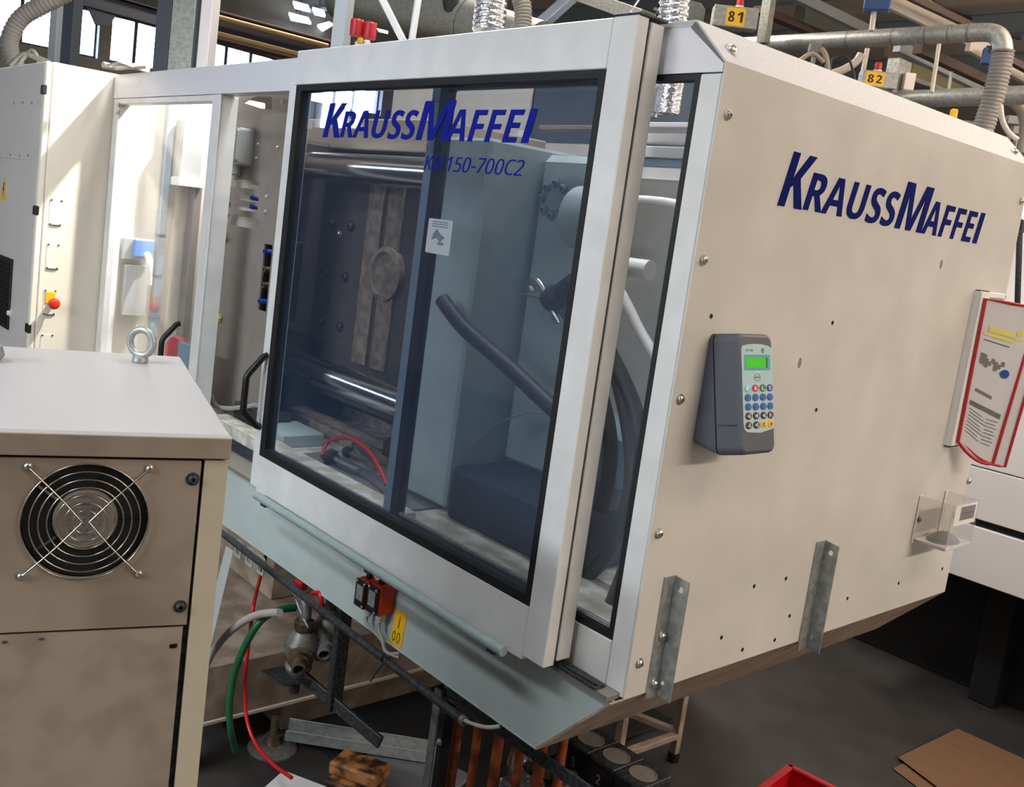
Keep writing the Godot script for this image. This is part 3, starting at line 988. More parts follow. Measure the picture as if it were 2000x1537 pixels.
	for p in [Vector3(-0.8395, 1.4893, -0.24), Vector3(-0.8219, 1.2096, -0.24)]:
		s = S()
		bb(s, p + Vector3(-0.012, -0.014, -0.01), p + Vector3(0.012, 0.014, 0.006), 0.003)
		bb(s, p + Vector3(-0.02, -0.005, -0.004), p + Vector3(0.02, 0.004, 0.01), 0.003)
		part("cable_clip", s, M.yellow_pale, pl, "small yellowed cable clip")
	s = S()
	tube(s, smooth([Vector3(-0.7326, 0.9518, -0.2), Vector3(-0.6944, 0.9241, -0.2), Vector3(-0.6165, 0.9298, -0.2), Vector3(-0.509, 0.9585, -0.2), Vector3(-0.4081, 0.9906, -0.2)], 5), 0.008, 8)
	single("sill_cable", s, M.cable, "grey cable lying on the sill left of the sliding door", "cable")
	# loose things on the table
	s = S()
	bb(s, Vector3(-0.16, 0.891, -0.34), Vector3(0.4, 0.896, -0.2), 0.001)
	single("rubber_mat", s, M.mat_grey, "thin grey mat on the machine table behind the glass", "mat")
	s = S()
	tube(s, smooth([Vector3(-0.0875, 0.905, -0.2611), Vector3(-0.122, 0.9385, -0.3), Vector3(-0.0001, 0.9821, -0.29), Vector3(0.1187, 0.9758, -0.28), Vector3(0.2092, 0.9502, -0.26), Vector3(0.2589, 0.9216, -0.25)], 6), 0.006, 10)
	single("red_tube", s, M.red_hose, "thin red tube arching over loose bolts on the grey mat", "tube")
	var tools := [[Vector3(-0.0516, 0.915, -0.2593), Vector3(0.104, 0.915, -0.2663), 0.026, 0.009], [Vector3(-0.1079, 0.91, -0.3545), Vector3(0.0416, 0.91, -0.3729), 0.018, 0.008], [Vector3(-0.167, 0.91, -0.4274), Vector3(0.0729, 0.91, -0.342), 0.012, 0.008]]
	var tl := ["dark knobbed clamp screw lying leftmost on the grey mat", "bright bolt lying in the middle of the grey mat", "short steel bolt lying rightmost on the grey mat"]
	for i in 3:
		var a: Vector3 = tools[i][0]
		var b: Vector3 = tools[i][1]
		var t := thing("loose_bolt", tl[i], "bolt", Vector3(a.x, 0.896, a.z), "loose bolts on the mat")
		s = S()
		lathe(s, [Vector2(0, 0), Vector2(tools[i][2] * 0.8, 0), Vector2(tools[i][2], 0.006), Vector2(tools[i][2], 0.02), Vector2(tools[i][2] * 0.7, 0.026), Vector2(0, 0.026)], along(a, b - a), 8)
		part("bolt_head", s, M.dark_steel, t)
		part("shank", rod(a + (b - a).normalized() * 0.026, b, tools[i][3], 10), M.steel if i > 0 else M.chrome, t)


# ------------------------------------------------------------------ things on the end panel
func loft(s: SurfaceTool, rings: Array) -> void:
	var mid := Vector3.ZERO
	for p in rings[0]:
		mid += p
	for p in rings[-1]:
		mid += p
	mid /= float(rings[0].size() + rings[-1].size())
	for i in rings.size() - 1:
		var n: int = rings[i].size()
		for k in n:
			var l := (k + 1) % n
			var q := [rings[i][k], rings[i][l], rings[i + 1][l], rings[i + 1][k]]
			fan(s, q, (q[0] + q[1] + q[2] + q[3]) / 4.0 - mid)
	fan(s, rings[0], rings[0][0] - rings[-1][0])
	fan(s, rings[-1], rings[-1][0] - rings[0][0])

func on_frame(poly: PackedVector2Array, xf: Transform3D, z := 0.0) -> Array:
	var o := []
	for p in poly:
		o.append(xf * Vector3(p.x, p.y, z))
	return o

func end_panel_things() -> void:
	# operator terminal: a wedge against the panel and a tilted rounded front
	var t := thing("operator_terminal", "dark grey wall terminal with green display and round coloured keys", "terminal", Vector3(XE, 1.305, -0.217))
	var top := Vector3(1.328, 1.523, -0.165)
	var vy := (Vector3(1.328, 1.523, 0) - Vector3(1.376, 1.315, 0)).normalized()
	var F := Transform3D(Basis(Vector3(0, 0, -1), vy, Vector3(0, 0, -1).cross(vy)), top)
	var L := 0.2135
	var W := 0.109
	var s := S()
	var outer := rrect(0.0, -L, W, 0.0, 0.014)
	var rings := [on_frame(rrect(0.006, -L + 0.006, W - 0.006, -0.006, 0.012), F, 0.001), on_frame(rrect(0.0025, -L + 0.0025, W - 0.0025, -0.0025, 0.013), F, -0.001), on_frame(outer, F, -0.006), on_frame(rrect(-0.002, -L - 0.002, W + 0.002, 0.002, 0.014), F, -0.047)]
	loft(s, rings)
	part("front_cover", s, M.terminal, t)
	s = S()
	loft(s, [on_frame(rrect(0.0, -L, W, 0.0, 0.013), F, -0.046), on_frame(rrect(0.0, -L, W, 0.0, 0.013), F, -0.05)])
	part("seam", s, M.black, t)
	s = S()
	var back := []
	for p in rrect(0.0, 0.0, 1.0, 1.0, 0.08):
		back.append(Vector3(XE, 1.31 + 0.203 * p.y, -0.165 - 0.108 * p.x))
	var fr := []
	for p in rrect(0.0, 0.0, 1.0, 1.0, 0.08):
		fr.append(F * Vector3(-0.001 + (W + 0.002) * p.x, -L - 0.001 + (L + 0.002) * p.y, -0.0505))
	loft(s, [fr, back])
	part("back_housing", s, M.terminal_side, t)
	s = S()
	prism(s, rect(-0.0026, -0.7565 * L, W + 0.0026, -0.7535 * L), F.translated_local(Vector3(0, 0, -0.044)), 0.0385)
	part("cover_joint", s, M.black, t)
	# keypad foil: rounded at the top
	s = S()
	var kp := PackedVector2Array()
	for q in [[0.08, 0.13], [0.08, 0.74], [0.1, 0.79], [0.16, 0.813], [0.55, 0.825], [0.9, 0.80], [0.945, 0.785], [0.96, 0.75], [0.96, 0.14], [0.945, 0.12], [0.85, 0.098], [0.65, 0.086], [0.45, 0.084], [0.25, 0.09], [0.1, 0.105]]:
		kp.append(Vector2(q[0] * W, -q[1] * L))
	prism(s, kp, F.translated_local(Vector3(0, 0, 0.001)), 0.0008)
	var foil := part("keypad", s, M.keypad, t)
	var K := F.translated_local(Vector3(0, 0, 0.0018))
	s = S()
	prism(s, rrect(0.145 * W, -0.305 * L, 0.885 * W, -0.175 * L, 0.001), K, 0.0004)
	part("display_frame", s, M.lcd_frame, foil)
	s = S()
	prism(s, rect(0.19 * W, -0.283 * L, 0.79 * W, -0.2 * L), K.translated_local(Vector3(0, 0, 0.0004)), 0.0003)
	part("display", s, M.lcd, foil)
	s = S()
	prism(s, rect(0.76 * W, -0.283 * L, 0.8 * W, -0.2 * L), K.translated_local(Vector3(0, 0, 0.0007)), 0.0002)
	part("display_shade", s, M.lcd_dark, foil)
	var cols := [0.215, 0.43, 0.645, 0.85]
	var rows := [0.453, 0.53, 0.606, 0.682, 0.758]
	var kinds := [["key_sky", "key_red", "key_green", "key_violet"], ["key_blue", "key_blue", "key_blue", "key_blue"], ["key_blue", "key_blue", "key_blue", "key_blue"], ["key_dark", "key_dark", "key_dark", "key_dark"], ["key_dark", "key_dark", "key_yellow", "key_yellow"]]
	var caps := [["F", "A.", "L.", "V."], ["", "", "", ""], ["", "", "", ""], ["+G", "+R", "+A", "F."], ["-S", "+S", "C", "+"]]
	for r in 5:
		for c in 4:
			s = S()
			var kx := Transform3D(Basis(K.basis.x * 1.12, K.basis.z, -K.basis.y * 0.76), K * Vector3(cols[c] * W, -rows[r] * L, 0))
			lathe(s, [Vector2(0.0088, 0), Vector2(0.0086, 0.0008), Vector2(0.0078, 0.0013), Vector2(0, 0.0015)], kx, 18)
			var key := part("key", s, M[kinds[r][c]], foil)
			var ink := S()
			var g := K.translated_local(Vector3(cols[c] * W, -rows[r] * L - 0.0035, 0.0013))
			if caps[r][c] != "":
				word(ink, caps[r][c], -0.0045, 0.0045, 0.007, g, 0.0, 0.0004)
			else:
				bb2(ink, g, 0.0022, 0.002, 0.0042, 0.006)
				bb2(ink, g, -0.002, -0.001, 0.003, 0.0)
			if caps[r][c] == "" or true:
				var im: Material = M.black_ink if kinds[r][c] == "key_yellow" else (M.lcd_frame if caps[r][c] == "" else M.white_ink)
				part("key_print", ink, im, foil)
	s = S()
	word(s, "SE 216", 0.21 * W, 0.4 * W, 0.004, K.translated_local(Vector3(0, -0.148 * L, 0)), 0.0, 0.0003)
	prism(s, disc(0.68 * W, -0.14 * L, 0.0045, 0.0045, 16), K, 0.0003, [disc(0.68 * W, -0.14 * L, 0.003, 0.003, 12)])
	prism(s, disc(0.5 * W, -0.365 * L, 0.0105, 0.0065, 20), K, 0.0003, [disc(0.5 * W, -0.365 * L, 0.0097, 0.0057, 20)])
	bb2(s, K.translated_local(Vector3(0.5 * W, -0.365 * L, 0)), -0.007, -0.001, 0.007, 0.0015)
	part("print", s, M.grey_ink, foil)
	s = S()
	word(s, "MENU", 0.44 * W, 0.6 * W, 0.0026, K.translated_local(Vector3(0, -0.322 * L, 0)), 0.0, 0.0003)
	part("white_print", s, M.white_ink, foil)
	# two galvanised angle brackets at the foot of the panel
	var zs := [[-0.146, -0.1802, 1.057, 0.817], [-0.6762, -0.7154, 1.06, 0.806]]
	var lb := ["galvanised angle bracket at the near lower corner of the cream panel", "galvanised angle bracket in the middle of the cream panel's lower edge"]
	for i in 2:
		var b := thing("angle_bracket", lb[i], "bracket", Vector3(XE, zs[i][3], zs[i][1]), "angle brackets on the cream panel")
		s = S()
		var z0: float = zs[i][0]
		var z1: float = zs[i][1]
		prism(s, rect(-z0, zs[i][3], -z1, zs[i][2]), fx(XE + 0.0002), 0.003, [])
		part("back_flange", s, M.galv, b)
		s = S()
		prism(s, PackedVector2Array([Vector2(XE, zs[i][3] + 0.004), Vector2(XE + 0.034, zs[i][3]), Vector2(XE + 0.034, zs[i][2] - 0.004), Vector2(XE, zs[i][2])]), fz(z1), 0.0032, [disc(XE + 0.018, zs[i][2] - 0.024, 0.0065, 0.0065, 12), disc(XE + 0.012, zs[i][3] + 0.03, 0.0045, 0.0045, 12)])
		part("outer_flange", s, M.galv, b)
		for y in ([0.94, 0.845] if i == 0 else [0.848]):
			screw(Vector3(XE + 0.003, y, (z0 + z1) / 2 if i == 0 else z1 - 0.016), Vector3.RIGHT, 0.008, b, M.steel, "bolt")
	# document holder with red-framed sheets
	var h := thing("document_holder", "grey wall rail holding two clear sheets in red frames", "document holder", Vector3(XE, 1.25, -1.25))
	s = S()
	prism(s, PackedVector2Array([Vector2(XE, -1.222), Vector2(XE + 0.014, -1.222), Vector2(XE + 0.014, -1.282), Vector2(XE, -1.282)]), Transform3D(Basis(Vector3(1, 0, 0), Vector3(0, 0, 1), Vector3(0, -1, 0)), Vector3(0, 1.645, 0)), 0.394)
	part("rail", s, M.white_far, h)
	for y in [1.2495, 1.6455]:
		part("rail_end", box(Vector3(XE + 0.001, y - 0.002, -1.277), Vector3(XE + 0.013, y + 0.002, -1.227), 0.0), M.black, h)
	part("lip", box(Vector3(XE + 0.014, 1.252, -1.226), Vector3(XE + 0.019, 1.643, -1.221), 0.001), M.white, h)
	part("arm", box(Vector3(XE, 1.632, -1.395), Vector3(XE + 0.008, 1.645, -1.28), 0.001), M.white_far, h)
	screw(Vector3(XE, 1.637, -1.398), Vector3.RIGHT, 0.007, h, M.steel)
	var A: Vector3 = Vector3(1.292, 1.6277, -1.2498)
	var B: Vector3 = Vector3(1.292, 1.2618, -1.2575)
	var C: Vector3 = Vector3(1.3555, 1.2144, -1.33)
	var D: Vector3 = Vector3(1.3855, 1.6206, -1.33)
	for i in 2:
		var off := Vector3(0.006, -0.001, -0.012) * i
		sheet(h, A + off, B + off, C + off + Vector3(0.016, 0, -0.01) * i, D + off + Vector3(0.016, 0, 0) * i, i == 0)
	# clear plastic box
	var pb := thing("plastic_box", "small clear plastic box on the lower far corner of the cream panel", "box", Vector3(XE, 1.005, -1.227))
	var x1 := 1.355
	s = S()
	bb(s, Vector3(XE + 0.004, 1.005, -1.3), Vector3(x1, 1.013, -1.15), 0.001)
	part("floor_sheet", s, M.sheet_film, pb)
	for q in [[-1.153, -1.15], [-1.303, -1.3]]:
		s = S()
		bb(s, Vector3(XE + 0.003, 1.005, q[0]), Vector3(x1, 1.123, q[1]), 0.0)
		part("side_wall", s, M.acrylic, pb)
	s = S()
	bb(s, Vector3(x1 - 0.003, 1.005, -1.3), Vector3(x1, 1.123, -1.153), 0.0)
	part("front_wall", s, M.acrylic, pb)
	for z in [-1.16, -1.305]:
		s = S()
		bb(s, Vector3(XE + 0.0005, 1.0, z), Vector3(XE + 0.003, 1.125, z + 0.018), 0.001)
		part("tab", s, M.sheet_film, pb)
	s = S()
	tube(s, [Vector3(x1, 1.123, -1.15), Vector3(x1, 1.123, -1.303)], 0.0015, 6)
	tube(s, [Vector3(x1, 1.005, -1.15), Vector3(x1, 1.123, -1.15)], 0.0014, 6)
	part("edge", s, M.acrylic, pb)
	s = S()
	bb(s, Vector3(x1 + 0.0003, 1.068, -1.29), Vector3(x1 + 0.0008, 1.121, -1.165), 0.0)
	var pp := part("paper_label", s, M.paper, pb)
	s = S()
	bb(s, Vector3(x1 + 0.0009, 1.08, -1.278), Vector3(x1 + 0.0012, 1.115, -1.195), 0.0)
	part("picture", s, M.plate, pp)
	s = S()
	bb(s, Vector3(x1 + 0.0013, 1.095, -1.27), Vector3(x1 + 0.0015, 1.1, -1.205), 0.0)
	bb(s, Vector3(x1 + 0.0013, 1.085, -1.26), Vector3(x1 + 0.0015, 1.088, -1.21), 0.0)
	part("print", s, M.grey_ink, pp)
	screw(Vector3(XE + 0.003, 1.062, -1.157), Vector3.RIGHT, 0.006, pb, M.brass)
	s = S()
	lathe(s, [Vector2(0.058, 0), Vector2(0.045, 0.01), Vector2(0.02, 0.02), Vector2(0, 0.022)], Transform3D(Basis().scaled(Vector3(0.6, 1, 1)), Vector3(1.316, 1.0132, -1.225)), 14)
	single("dark_residue", s, M.mat_grey, "dark grey heap lying in the clear plastic box", "residue")

func bb2(s: SurfaceTool, xf: Transform3D, x0: float, y0: float, x1: float, y1: float) -> void:
	prism(s, rect(x0, y0, x1, y1), xf, 0.0003)

# one hanging sheet: corners top-hinge A, bottom-hinge B, bottom-outer C, top-outer D
func sheet(h: Node3D, A: Vector3, B: Vector3, C: Vector3, D: Vector3, printed: bool) -> void:
	var n := (D - A).cross(B - A).normalized()
	if n.z < 0.0:
		n = -n
	var at := func(u: float, v: float, o: float) -> Vector3:
		var p := A.lerp(D, u).lerp(B.lerp(C, u), v)
		return p + Vector3(0, -0.014, 0) * sin(u * PI) * v + n * o
	var s := S()
	for i in 8:
		fan(s, [at.call(i / 8.0, 0, 0), at.call((i + 1) / 8.0, 0, 0), at.call((i + 1) / 8.0, 1, 0), at.call(i / 8.0, 1, 0)], n)
	var film := part("sheet", s, M.sheet_film, h)
	s = S()
	var edge := []
	for i in 9:
		edge.append(at.call(i / 8.0, 1, 0))
	edge.append(at.call(1, 0.5, 0))
	edge.append(at.call(1, 0, 0))
	edge.append(at.call(0.5, 0, 0))
	edge.append(at.call(0, 0, 0))
	edge.append(at.call(0, 0.5, 0))
	tube(s, edge, 0.0042 if printed else 0.0036, 8, true)
	part("red_frame", s, M.red_plastic, h)
	if not printed:
		return
	var quad := func(st: SurfaceTool, u0: float, v0: float, u1: float, v1: float, o: float) -> void:
		fan(st, [at.call(u0, v0, o), at.call(u1, v0, o), at.call(u1, v1, o), at.call(u0, v1, o)], n)
	s = S()
	quad.call(s, 0.18, 0.17, 0.7, 0.205, 0.001)
	quad.call(s, 0.74, 0.15, 0.98, 0.185, 0.001)
	quad.call(s, 0.1, 0.215, 0.7, 0.235, 0.001)
	quad.call(s, 0.72, 0.2, 0.98, 0.215, 0.001)
	part("highlighted_row", s, M.yellow_pale, film)
	s = S()
	for k in 7:
		quad.call(s, 0.16 + 0.07 * k, 0.36 + 0.012 * (k % 3), 0.235 + 0.07 * k, 0.39 + 0.02 * ((k * 2) % 3), 0.001)
	quad.call(s, 0.12, 0.35, 0.26, 0.42, 0.0008)
	part("drawing", s, M.plate, film)
	s = S()
	quad.call(s, 0.16, 0.585, 0.56, 0.605, 0.001)
	part("drawing", s, M.plate, film)
	s = S()
	quad.call(s, 0.12, 0.26, 0.66, 0.266, 0.001)
	part("print", s, M.grey_ink, film)
	s = S()
	quad.call(s, 0.1, 0.68, 0.86, 0.71, 0.001)
	part("grey_bar", s, M.galv_dark, film)
	s = S()
	for k in 8:
		quad.call(s, 0.12, 0.73 + 0.022 * k, 0.45 + 0.05 * (k % 3), 0.734 + 0.022 * k, 0.001)
		quad.call(s, 0.55, 0.73 + 0.022 * k, 0.84 - 0.04 * (k % 2), 0.734 + 0.022 * k, 0.001)
	part("print", s, M.grey_ink, film)
	s = S()
	var c: Vector3 = at.call(0.7, 0.43, 0.0012)
	prism(s, disc(0, 0, 0.011, 0.011, 16), Transform3D(Basis((D - A).normalized(), n.cross((D - A).normalized()), n), c), 0.0004)
	part("blue_sign", s, M.key_blue, film)

# ------------------------------------------------------------------ under the door
func below() -> void:
	# two limit switches below the guide rail
	var lab := ["left red and black limit switch below the door rail", "right red and black limit switch next to the yellow sticker"]
	for i in 2:
		var x := 0.51 + 0.05 * i
		var y := 0.787 + 0.005 * i
		var t := thing("limit_switch", lab[i], "limit switch", Vector3(x + 0.02, y - 0.07, -0.04), "limit switches on the apron")
		part("body", box(Vector3(x, y - 0.07, -0.057), Vector3(x + 0.043, y, -0.013), 0.003), M.estop_red, t)
		part("cover", box(Vector3(x - 0.001, y - 0.069, -0.0128), Vector3(x + 0.041, y - 0.001, -0.005), 0.003), M.black_plastic, t)
		part("type_plate", box(Vector3(x + 0.008, y - 0.05, -0.0048), Vector3(x + 0.034, y - 0.013, -0.0042), 0.0), M.galv, t)
		for q in [[0.006, -0.007], [0.036, -0.007], [0.036, -0.062]]:
			screw(Vector3(x + q[0], y + q[1], -0.005), Vector3(0, 0, 1), 0.003, t, M.steel)
		var s := S()
		bar(s, Vector3(x + 0.02, y, -0.03), Vector3(x + 0.014, y + 0.02, -0.03), 0.012, 0.01)
		part("lever", s, M.black_plastic, t)
		s = S()
		lathe(s, [Vector2(0.005, 0), Vector2(0.0095, 0), Vector2(0.0095, 0.012), Vector2(0.005, 0.012), Vector2(0.005, 0.004), Vector2(0, 0.004)], along(Vector3(x + 0.014, y + 0.021, -0.028), Vector3(0.2, 0, 1)), 16)
		part("roller", s, M.white, t)
		s = S()
		lathe(s, [Vector2(0.012, 0), Vector2(0.012, 0.014), Vector2(0.008, 0.018), Vector2(0.008, 0.022), Vector2(0, 0.022)], along(Vector3(x + 0.024, y - 0.07, -0.035), Vector3.DOWN), 12)
		part("cable_gland", s, M.white, t)
		s = S()
		var e := Vector3(0.645, 0.652, -0.018)
		tube(s, smooth([Vector3(x + 0.024, y - 0.09, -0.035), Vector3(x + 0.03, y - 0.11, -0.03), Vector3(0.61 + 0.006 * i, 0.668, -0.025), e + Vector3(0, 0.004 * i, 0.003 * i), e + Vector3(0.035, 0.012 - 0.01 * i, -0.01)], 6), 0.0042, 8)
		part("cable", s, M.cable, t)
	var s := S()
	var sx := Transform3D(Basis(Vector3(1, 0, 0), Vector3(0, 0.9958, -0.0916), Vector3(0, 0.0916, 0.9958)), Vector3(0, 0.653, -0.0497))
	prism(s, rrect(0.611, 0.006, 0.655, 0.088, 0.002), sx, 0.0008)
	var st := part("warning_sticker", s, M.yellow, mach)
	s = S()
	var sy := sx.translated_local(Vector3(0, 0, 0.0009))
	prism(s, rect(0.632, 0.048, 0.6345, 0.075), sy, 0.0004)
	prism(s, disc(0.623, 0.025, 0.006, 0.012, 12), sy, 0.0004, [disc(0.623, 0.025, 0.0048, 0.01, 12)])
	prism(s, disc(0.64, 0.026, 0.006, 0.013, 12), sy, 0.0004, [disc(0.64, 0.026, 0.0048, 0.011, 12)])
	part("print", s, M.black_ink, st)
	# conduit under the apron
	s = S()
	var a: Vector3 = Vector3(-0.2569, 0.6473, -0.02)
	var b: Vector3 = Vector3(0.9302, 0.6272, -0.02)
	tube(s, [a, a.lerp(b, 0.5), b], 0.0095, 14, false)
	var cd := thing("conduit_pipe", "long grey steel conduit hung below the apron lip", "pipe", Vector3(0.4, 0.63, -0.02))
	part("pipe", s, M.dark_steel, cd)
	s = S()
	lathe(s, [Vector2(0.0095, 0), Vector2(0.0105, 0.001), Vector2(0.0105, 0.012), Vector2(0.007, 0.0125), Vector2(0.007, 0.002), Vector2(0, 0.002)], along(b - (b - a).normalized() * 0.01, b - a), 14)
	part("pipe_end", s, M.galv_dark, cd)
	var x := -0.13
	for k in 3:
		s = S()
		prism(s, rrect(x + k * 0.07 - 0.02, 0.60, x + k * 0.07 + 0.02, 0.652, 0.008), fz(-0.035), 0.003, [rrect(x + k * 0.07 - 0.012, 0.607, x + k * 0.07 + 0.012, 0.625, 0.006)])
		part("hanger", s, M.rail_paint, cd)
	s = S()
	tube(s, smooth([b + Vector3(-0.02, 0, 0), b + Vector3(0.02, 0.006, 0.0), b + Vector3(0.055, 0.012, -0.012), b + Vector3(0.075, 0.02, -0.03)], 5), 0.0045, 8)
	single("conduit_cable", s, M.grey_hose, "pale cable coming out of the open conduit end", "cable")
	s = S()
	var tie: Vector3 = Vector3(0.6424, 0.6379, -0.02)
	tube(s, disc3(tie, b - a, 0.0125, 16), 0.002, 6, true)
	tube(s, smooth([tie + Vector3(0, -0.012, 0.004), tie + Vector3(-0.01, -0.035, 0.012), tie + Vector3(-0.03, -0.07, 0.014)], 4), 0.0016, 6)
	single("cable_tie", s, M.black_plastic, "black cable tie with long tail round the conduit", "cable tie")
	# post and bar of the stand
	var fs := thing("valve_stand", "dark steel post and strap carrying the grey valves", "stand", Vector3(0.45, 0.2, -0.1))
	part("post", box(Vector3(0.3341, 0.3406, -0.12), Vector3(Vector3(0.3565, 0.6356, -0.12).x, 0.65, -0.08), 0.002), M.dark_steel, fs)
	s = S()
	bar(s, Vector3(0.2504, 0.3961, -0.06), Vector3(0.5004, 0.3148, -0.15), 0.012, 0.035, Vector3.UP)
	part("strap", s, M.dark_steel, fs)
	s = S()
	var q0: Vector3 = Vector3(0.1737, 0.4, 0.0288)
	var q1: Vector3 = Vector3(0.2723, 0.4, 0.0151)
	var q2: Vector3 = Vector3(0.283, 0.4, -0.072)
	var q3: Vector3 = Vector3(0.1816, 0.4, -0.0723)
	var lo := Vector3(0, -0.004, 0)
	loft(s, [[q0, q1, q2, q3], [q0 + lo, q1 + lo, q2 + lo, q3 + lo]])
	part("shelf_plate", s, M.dark_steel, fs)
	# grey cast valves
	for i in 2:
		var c: Vector3 = Vector3(0.224, 0.4721, -0.06) if i == 0 else Vector3(0.2161, 0.4933, -0.14)
		var v := thing("water_valve", ["front grey cast valve with brass neck on the small plate", "rear grey cast valve with steel stub behind the front one"][i], "valve", c - Vector3(0, 0.06, 0), "cast water valves")
		s = S()
		lathe(s, [Vector2(0, -0.07), Vector2(0.034, -0.07), Vector2(0.038, -0.058), Vector2(0.03, -0.042), Vector2(0.044, -0.02), Vector2(0.049, -0.004), Vector2(0.047, 0.014), Vector2(0.036, 0.036), Vector2(0.027, 0.05), Vector2(0, 0.05)], Transform3D(Basis(Vector3(0, 0, 1), -0.1), c), 20)
		part("body", s, M.cast_grey, v)
		s = S()
		lathe(s, [Vector2(0.027, 0.05), Vector2(0.029, 0.054), Vector2(0.029, 0.072), Vector2(0.024, 0.076), Vector2(0, 0.076)], Transform3D(Basis(), c), 8)
		part("neck_nut", s, M.brass, v)
		s = S()
		var out := Vector3(0.8, -0.15, 0.55)
		lathe(s, [Vector2(0.036, 0.02), Vector2(0.036, 0.04), Vector2(0.026, 0.045), Vector2(0.026, 0.058), Vector2(0.02, 0.06), Vector2(0.02, 0.085), Vector2(0.014, 0.088), Vector2(0.014, 0.06), Vector2(0, 0.06)], along(c + Vector3(0, -0.01, 0), out), 16)
		part("stub", s, M.brass if i == 0 else M.cast_grey, v)
		s = S()
		tube(s, smooth([c + Vector3(0, 0.07, 0), c + Vector3(0.004, 0.1, 0), c + Vector3(-0.01, 0.125, 0), c + Vector3(-0.035, 0.135, 0.005)], 5), 0.014, 12)
		part("elbow", s, M.cast_grey, v)
		s = S()
		lathe(s, [Vector2(0, 0), Vector2(0.012, 0), Vector2(0.012, 0.03), Vector2(0.009, 0.04), Vector2(0, 0.04)], along(c + Vector3(-0.03, 0.134, 0.005), Vector3(-0.95, 0.2, 0)), 12)
		part("coupling", s, M.galv, v)
		s = S()
		bb(s, c + Vector3(-0.055, 0.15, -0.012), c + Vector3(-0.02, 0.175, 0.012), 0.003)
		part("lever_grip", s, M.red_plastic, v)
	part("drain_stub", rod(Vector3(0.2102, 0.3651, -0.06), Vector3(0.2107, 0.3355, -0.06), 0.014, 12), M.rubber, fs)
	# hoses
	s = S()
	tube(s, smooth([Vector3(-0.0635, 0.311, 0.07), Vector3(-0.0259, 0.3716, 0.07), Vector3(0.0389, 0.4487, 0.07), Vector3(0.1295, 0.5288, 0.07), Vector3(0.2187, 0.586, 0.07), Vector3(0.3058, 0.6248, 0.07)], 6), 0.0105, 12)
	single("grey_hose", s, M.grey_hose, "thick light grey hose curving from the cabinet to the valves", "hose")
	s = S()
	tube(s, smooth([Vector3(0.17, 0.561, -0.06), Vector3(0.1777, 0.5656, 0), Vector3(0.1932, 0.5495, 0.06), Vector3(0.1618, 0.4679, 0.08), Vector3(0.1223, 0.3694, 0.08), Vector3(0.1141, 0.2763, 0.08), Vector3(0.1037, 0.1906, 0.06), Vector3(0.0309, 0.08, 0)], 6), 0.0098, 12)
	single("green_hose", s, M.green_hose, "dark green hose drooping from the valves to the floor", "hose")
	s = S()
	tube(s, smooth([Vector3(-0.1057, 0.641, -0.12), Vector3(-0.0888, 0.5861, -0.1)] + [Vector3(0.1211, 0.574, 0.04), Vector3(0.1147, 0.4612, 0.04), Vector3(0.1153, 0.3424, 0.04), Vector3(0.1433, 0.2512, 0.04), Vector3(0.2028, 0.2076, 0.04), Vector3(0.2981, 0.2006, 0.04), Vector3(0.3968, 0.2158, 0.04)], 6), 0.0052, 10)
	single("red_hose", s, M.red_hose, "thin red hose hanging in front of the green hose", "hose")
	s = S()
	tube(s, smooth([Vector3(0.2601, 0.6395, -0.05), Vector3(0.2935, 0.6541, -0.05), Vector3(0.3077, 0.6345, -0.05), Vector3(0.3083, 0.6065, -0.05)], 5), 0.006, 8)
	single("red_pipe", s, M.red_hose, "short bent red tube just below the apron lip", "tube")
	s = S()
	tube(s, smooth([Vector3(-0.0093, 0.6254, -0.05), Vector3(0.0764, 0.6165, -0.05), Vector3(0.168, 0.6148, -0.05), Vector3(0.1967, 0.5824, -0.05), Vector3(0.2588, 0.543, -0.05)], 5), 0.003, 6)
	single("valve_wire", s, M.rail_paint, "thin pale wire running down to the front valve", "wire")
	s = S()
	tube(s, smooth([Vector3(0.2868, 0.3143, -0.15), Vector3(0.3733, 0.328, -0.15), Vector3(0.432, 0.339, -0.15), Vector3(0.5001, 0.35, -0.15)], 5), 0.002, 6)
	single("black_wire", s, M.black_plastic, "thin black wire trailing to the floor from the strap", "wire")

func disc3(c: Vector3, d: Vector3, r: float, n: int) -> Array:
	var xf := along(c, d)
	var o := []
	for i in n:
		o.append(xf * Vector3(cos(TAU * i / n) * r, 0, sin(TAU * i / n) * r))
	return o

